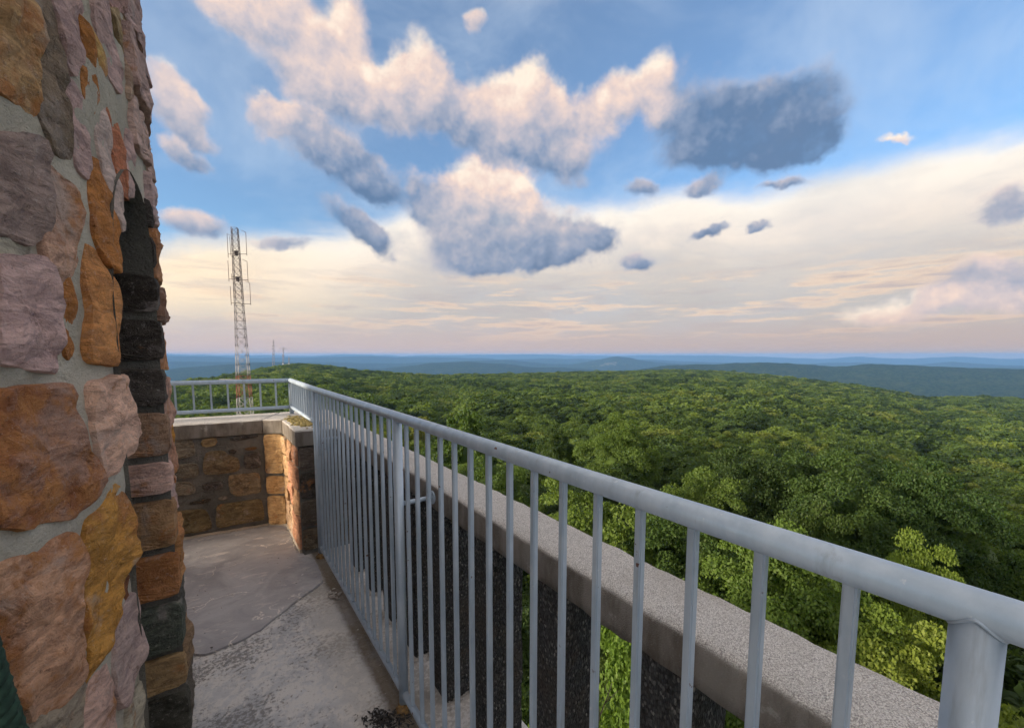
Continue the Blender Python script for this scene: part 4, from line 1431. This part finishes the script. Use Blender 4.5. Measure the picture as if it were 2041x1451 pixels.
mast_top = at_depth(473.5, 464, MD); mast_ref = at_depth(488, 800, MD)
mz0 = float(terrain(np.array([mast_ref.x]), np.array([mast_ref.y]))[0]) + EYE.z - .3
mc = Vector((mast_ref.x, mast_ref.y, 0))
mast = empty('radio_mast', (mc.x, mc.y, mz0)); mast.rotation_euler.z = 0
tag(mast, 'tall lattice radio mast with red and white foot beyond the end wall', 'radio mast')
mr = RT.copy(); mf = Vector((math.sin(YAW), math.cos(YAW), 0))
ZT = mast_top.z; PXM = MD / FOC
lean = Vector((mast_top.x - mc.x, mast_top.y - mc.y, 0)); lean = lean * .5


def mhalf(z):
    f = (z - mz0) / (ZT - mz0)
    return (1.0 - f) * 2.75 + f * .62 if f < .68 else max(.62, 2.75 * .32 + .62 * .68 - (f - .68) * 4.5 * .25)


def mcen(z): return mc


def colour_at(z):
    f = (z - mz0) / (ZT - mz0)
    y = z
    zy = lambda q: at_depth(483, q, MD).z
    if z > zy(600): return M_BROWN
    if z > zy(690): return M_GREY
    if z > zy(742): return M_PALE
    if z > zy(800): return M_RED
    return M_PALE


levels = [mz0]
while levels[-1] < ZT - .6: levels.append(min(ZT, levels[-1] + max(1.35, mhalf(levels[-1]) * 1.45)))
levels[-1] = ZT
corner = [(-1, -1), (1, -1), (1, 1), (-1, 1)]
cr, sr = math.cos(.35), math.sin(.35)


def mpt(k, z):
    h = mhalf(z); a, b = corner[k]; a, b = a * cr - b * sr, a * sr + b * cr
    c = mcen(z); return Vector((c.x, c.y, z)) + mr * a * h * .72 + mf * b * h * .72


def strut(name, p, q, r, mat, parent=mast, seg=5):
    bm = bmesh.new(); add_tube(bm, [p, q], r, seg)
    return link(name, from_bm(name, bm, True), mat, parent)


for za, zb_ in zip(levels, levels[1:]):
    m = colour_at((za + zb_) / 2)
    for k in range(4):
        strut('leg', mpt(k, za), mpt(k, zb_), .085 if za < mz0 + 30 else .065, m)
        k2 = (k + 1) % 4
        strut('brace', mpt(k, za), mpt(k2, zb_), .045, m); strut('brace', mpt(k2, za), mpt(k, zb_), .045, m)
        strut('girt', mpt(k, zb_), mpt(k2, zb_), .04, m)
# cable ladder up the left side
for q, zc_ in enumerate(np.arange(mz0 + 2, mz0 + 22, 1.0)):
    p = Vector((mc.x, mc.y, zc_)) - mr * (mhalf(zc_) * .95)
    bm = bmesh.new(); add_box(bm, (-.28, -.2, 0), (.28, .2, .62)); me = from_bm('cable_clamp', bm)
    o = link('cable_clamp', me, M_DARK, mast); o.matrix_parent_inverse = Matrix.Translation(p - mast.location)
# folded dipole antennas on side arms
for (x0, ya, yb, yarm, side) in ((458, 475, 520, 513, -1), (494, 472, 516, 513, 1), (458, 525, 565, 560, -1), (495, 527, 566, 562, 1), (461, 574, 610, 606, -1), (499, 568, 610, 608, 1), (464, 550, 562, 556, -1), (463, 480, 515, 517, -1)):
    pa, pb = mast_x(x0, ya), mast_x(x0 + 1, yb); arm = mast_x(x0 + .6, yarm)
    a = strut('antenna', pa, pb, .065, M_BROWN)
    tgt = Vector((mc.x, mc.y, arm.z)); strut('arm', arm, tgt, .065, M_BROWN, a)
    up2 = mast_x(x0 - side * 9, ya + (4 if side < 0 else -4))
    if yb - ya > 30 and side > 0 or ya == 475: strut('loop', pa, up2, .05, M_BROWN, a)
for yb_ in (511, 560):
    p = at_depth(480, yb_, MD); bm = bmesh.new(); add_box(bm, (-.42, -.4, -.6), (.42, .4, .55)); bmesh.ops.bevel(bm, geom=bm.edges[:], offset=.05, segments=1, affect='EDGES')
    o = link('equipment_box', from_bm('equipment_box', bm), M_BROWN, mast); o.matrix_parent_inverse = Matrix.Translation(Vector((mc.x, mc.y, p.z)) - mast.location)
# boom with a white drum on the left
p = at_depth(459, 763, MD); q = Vector((mc.x, mc.y, p.z + .8))
b_ = strut('boom', at_depth(437, 756, MD), at_depth(500, 757, MD), .09, M_GREY)
bm = bmesh.new(); bmesh.ops.create_uvsphere(bm, u_segments=12, v_segments=8, radius=.5); 
for v in bm.verts: v.co.z *= .75
o = link('lamp_drum', from_bm('lamp_drum', bm, True), M_WHITE, b_); o.matrix_parent_inverse = Matrix.Translation(p)


def small_mast(x, yt, yb, dep, lab, cross, wid):
    t_ = at_depth(x, yt, dep); b = at_depth(x, yb + 12, dep)
    e = empty('distant_mast', b); tag(e, lab, 'radio mast', 'masts on the far hill')
    n = 10
    for k in range(n):
        f0, f1 = k / n, (k + 1) / n; p, q = b.lerp(t_, f0), b.lerp(t_, f1); w0, w1 = wid * (1 - f0 * .6), wid * (1 - f1 * .6)
        for s_ in (-1, 1): strut('leg', p + mr * w0 * s_, q + mr * w1 * s_, .28, M_GREY, e)
        strut('brace', p - mr * w0, q + mr * w1, .2, M_GREY, e); strut('brace', p + mr * w0, q - mr * w1, .2, M_GREY, e)
    for (yy, hw) in cross:
        c = at_depth(x, yy, dep); strut('crossarm', c - mr * hw, c + mr * hw, .42, M_GREY, e)
    strut('whip', t_, t_ + Vector((0, 0, wid * 2.0)), .22, M_GREY, e)


small_mast(545, 679, 728, 760, 'taller thin lattice mast on the far wooded hill', [(690, 3.0), (706, 2.0)], 2.2)
small_mast(564.5, 695, 727, 780, 'shorter far mast with a flat crossbar at its top', [(694.5, 6.5), (710, 2.5)], 1.9)
small_mast(576, 712, 728, 790, 'lowest of the three masts on the far hill', [(716, 2.0)], 1.2)
hut_p = at_depth(570, 729, 770)
hut = empty('equipment_hut', hut_p); tag(hut, 'tiny white equipment hut with dishes at the foot of the far masts', 'hut')
bm = bmesh.new(); add_box(bm, (-3.5, -2.5, -4), (3.5, 2.5, 1.2)); link('hut_wall', from_bm('hut_wall', bm), M_WHITE, hut, False)
bm = bmesh.new(); v_ = [bm.verts.new(c) for c in ((-3.9, -2.9, 1.25), (3.9, -2.9, 1.25), (3.9, 2.9, 1.25), (-3.9, 2.9, 1.25), (-3.9, 0, 2.6), (3.9, 0, 2.6))]
for f in ((0, 1, 5, 4), (2, 3, 4, 5), (0, 4, 3), (1, 2, 5), (0, 3, 2, 1)): bm.faces.new([v_[i] for i in f])
link('hut_roof', from_bm('hut_roof', bm), M_WHITE, hut, False)
for dx_ in (-4.8, 4.6):
    bm = bmesh.new(); bmesh.ops.create_uvsphere(bm, u_segments=10, v_segments=6, radius=1.5)
    for v in bm.verts: v.co = Vector((v.co.x + dx_, v.co.y * .35, v.co.z + 3.2))
    add_tube(bm, [(dx_, 0, 2.6), (dx_, 0, -4)], .3, 6)
    link('dish', from_bm('dish', bm, True), M_WHITE, hut, False)

# ------------------------------------------------------------------ small things on the walkway
STONE_BIT = make_mortar('mortar_crumb', (.5, .47, .43), (.34, .32, .3))
rb = random.Random(21)


def chips(name, spots, lab, cat):
    """loose crumbs nobody could count: one object"""
    bm = bmesh.new()
    for (x, y, z, r) in spots:
        m_ = Matrix.Translation((x, y, z + r * .3)) @ Matrix.Rotation(rb.uniform(0, 6), 4, 'Z') @ Matrix.Diagonal((r * rb.uniform(.7, 1.5), r * rb.uniform(.6, 1.1), r * rb.uniform(.35, .7), 1))
        g = bmesh.ops.create_icosphere(bm, subdivisions=1, radius=1, matrix=m_)
        for v in g['verts']: v.co += Vector((rb.uniform(-1, 1), rb.uniform(-1, 1), rb.uniform(-1, 1))) * r * .18
    o = link(name, from_bm(name, bm), STONE_BIT); tag(o, lab, cat, kind='stuff')


sp = []
for _ in range(230):
    x = rb.uniform(-.3, .66); y = rb.uniform(1.3, 3.7); sp.append((x, y, .009 if y > 2.7 else .001, rb.uniform(.0012, .0045)))
for _ in range(26):
    c = on_z(662 + rb.gauss(0, 7), 1186 + rb.gauss(0, 6), 0); sp.append((c.x, c.y, .002, rb.uniform(.003, .012)))
for _ in range(90):                                         # along the foot of the walls
    f = rb.random(); sp.append((-.6 + f * .9, BW(-.6 + f * .9) - rb.uniform(.005, .035), .009, rb.uniform(.003, .010)))
for _ in range(60): sp.append((.44 - rb.uniform(-.004, .03), rb.uniform(3.17, 3.8), .009, rb.uniform(.003, .009)))
for y0 in (1.435, 1.75, 1.09, 2.07, 2.39, 2.71):
    for _ in range(26): sp.append((.70 + rb.uniform(-.02, .12), y0 - abs(rb.gauss(0, .018)), .001, rb.uniform(.003, .009)))
chips('mortar_crumbs', sp, 'pale mortar crumbs scattered along the wall feet and floor', 'rubble')

# pale cement fillet at the foot of the end wall and its return
CEM = make_mortar('pale_cement', (.55, .48, .40), (.40, .36, .31))
bm = bmesh.new()
pts = [Vector((x, BW(x) - .005, 0)) for x in np.linspace(-1.2, .29, 40)] + [A1.lerp(A2, f) for f in (.2, .5, .8)] + [A2.lerp(A3, f) - Vector((.004, 0, 0)) for f in np.linspace(.02, .98, 18)]
rad = [.010 + .006 * rb.random() for _ in pts]
add_tube(bm, [p + Vector((rb.uniform(-.003, .003), rb.uniform(-.003, .003), .012)) for p in pts], rad, 7)
link('cement_fillet', from_bm('cement_fillet', bm, True), CEM, wall)

# yellow-green moss on the coping of the return
MOSS, mt, mp, _ = new_mat('dry_moss')
mn_ = tex_noise(mt, coords(mt), 90, 5, .7)
setin(mt, mp.inputs['Base Color'], mix(mt, mn_.ss(.35, .65), (.14, .11, .035), (.33, .27, .10))); mp.inputs['Roughness'].default_value = 1
bm = bmesh.new()
for _ in range(420):
    c = (.53 + rb.gauss(0, .045), 3.66 + rb.gauss(0, .16)) if rb.random() < .75 else (.60 + rb.gauss(0, .05), 3.42 + rb.gauss(0, .09))
    if not (.445 < c[0] < .8 and 3.2 < c[1] < 4.0): continue
    r = rb.uniform(.004, .011)
    bmesh.ops.create_icosphere(bm, subdivisions=1, radius=1, matrix=Matrix.Translation((c[0], c[1], CT)) @ Matrix.Diagonal((r * 1.4, r * 1.4, r * .7, 1)))
mo = link('moss', from_bm('moss', bm), MOSS); tag(mo, 'dry yellow-green moss on the coping beside the corner rail', 'moss', kind='stuff')

# dark wet leaf litter by the foot of the middle post
LIT = paint('black_leaf_litter', (.018, .017, .017), (.035, .03, .026), .7)
bm = bmesh.new()
for _ in range(240):
    c = on_z(768 + rb.gauss(0, 20), 1436 + rb.gauss(0, 9), 0)
    a = rb.uniform(0, 6.28); l, w = rb.uniform(.004, .014), rb.uniform(.002, .005); d = Vector((math.cos(a), math.sin(a), 0)); e = Vector((-d.y, d.x, 0))
    z = .003 + rb.uniform(0, .006)
    q = [c + d * l, c + e * w, c - d * l, c - e * w]
    bm.faces.new([bm.verts.new((k.x, k.y, z + rb.uniform(-.002, .003))) for k in q])
lo_ = link('leaf_litter', from_bm('leaf_litter', bm), LIT); tag(lo_, 'black wet leaf litter on the floor beside the middle post', 'leaf litter', kind='stuff')

# dry twig standing outside between the pillars
TW = paint('bleached_twig', (.42, .36, .27), (.3, .24, .17))
def on_x(x, y, X):
    d = ray(x, y); return EYE + d * (X / d.x)
def twig_pts(L): return [on_x(x, y, 1.0) for x, y in L]
bm = bmesh.new()
for L, r in (([(1182, 1470), (1196, 1425), (1212, 1385), (1219, 1362)], .0032), ([(1196, 1425), (1190, 1395), (1196, 1372)], .002), ([(1205, 1402), (1222, 1385), (1231, 1376)], .002), ([(1212, 1385), (1206, 1368), (1212, 1352)], .0016), ([(1190, 1440), (1178, 1420)], .0016)):
    P = twig_pts(L); add_tube(bm, P, [r * (1 - .6 * i / (len(P) - 1)) for i in range(len(P))], 6)
base_p = twig_pts([(1182, 1470)])[0]
add_tube(bm, [base_p, Vector((.93, base_p.y - .05, .25)), Vector((.89, base_p.y - .03, -.05))], [.0032, .004, .005], 6)
tw = link('dry_twig', from_bm('dry_twig', bm, True), TW); tag(tw, 'bleached dry twig leaning outside the gap between two dark pillars', 'twig')

# braided green rope hung on the tower wall at the lower left
ROPE, rpt, rpp, _ = new_mat('green_braid')
rw = tex_noise(rpt, coords(rpt), 60, 4, .6)
setin(rpt, rpp.inputs['Base Color'], mix(rpt, rw.ss(.35, .65), (.008, .030, .020), (.020, .058, .038))); rpp.inputs['Roughness'].default_value = .9
ROPE_PTS = [(-175, 1150), (-145, 1235), (-114, 1330), (-84, 1420), (-58, 1490), (-30, 1560)]
cl = []
for x, y in ROPE_PTS:
    d = ray(x, y); s_, z_ = on_tower(x, y); P = cyl(s_, z_, .055); cl.append(P)
hook = cl[0] + Vector((-.05, -.06, .25))
dense = []
full = [hook] + cl
for a, b in zip(full, full[1:]):
    for q in range(14): dense.append(a.lerp(b, q / 14))
for _ in range(12): dense = [dense[0]] + [(dense[i - 1] + dense[i] * 2 + dense[i + 1]) / 4 for i in range(1, len(dense) - 1)] + [dense[-1]]
rope = empty('green_rope', dense[0]); tag(rope, 'thick dark green braided rope hanging against the tower at lower left', 'rope')
for k in range(3):
    bm = bmesh.new(); pts = []
    for i, p in enumerate(dense):
        ph = i * .55 + k * 2.094; d = (dense[min(i + 1, len(dense) - 1)] - dense[max(0, i - 1)]).normalized()
        a = d.cross(Vector((0, 1, .3))).normalized(); b = d.cross(a)
        pts.append(p + (a * math.cos(ph) + b * math.sin(ph)) * .012)
    add_tube(bm, pts, .0155, 10)
    link('strand', from_bm('strand', bm, True), ROPE, rope)
bm = bmesh.new(); add_tube(bm, [dense[0] + Vector((.01, 0, .01)), dense[0] + Vector((-.12, .02, .03))], .009, 10)
link('iron_hook', from_bm('iron_hook', bm, True), RUST, rope)
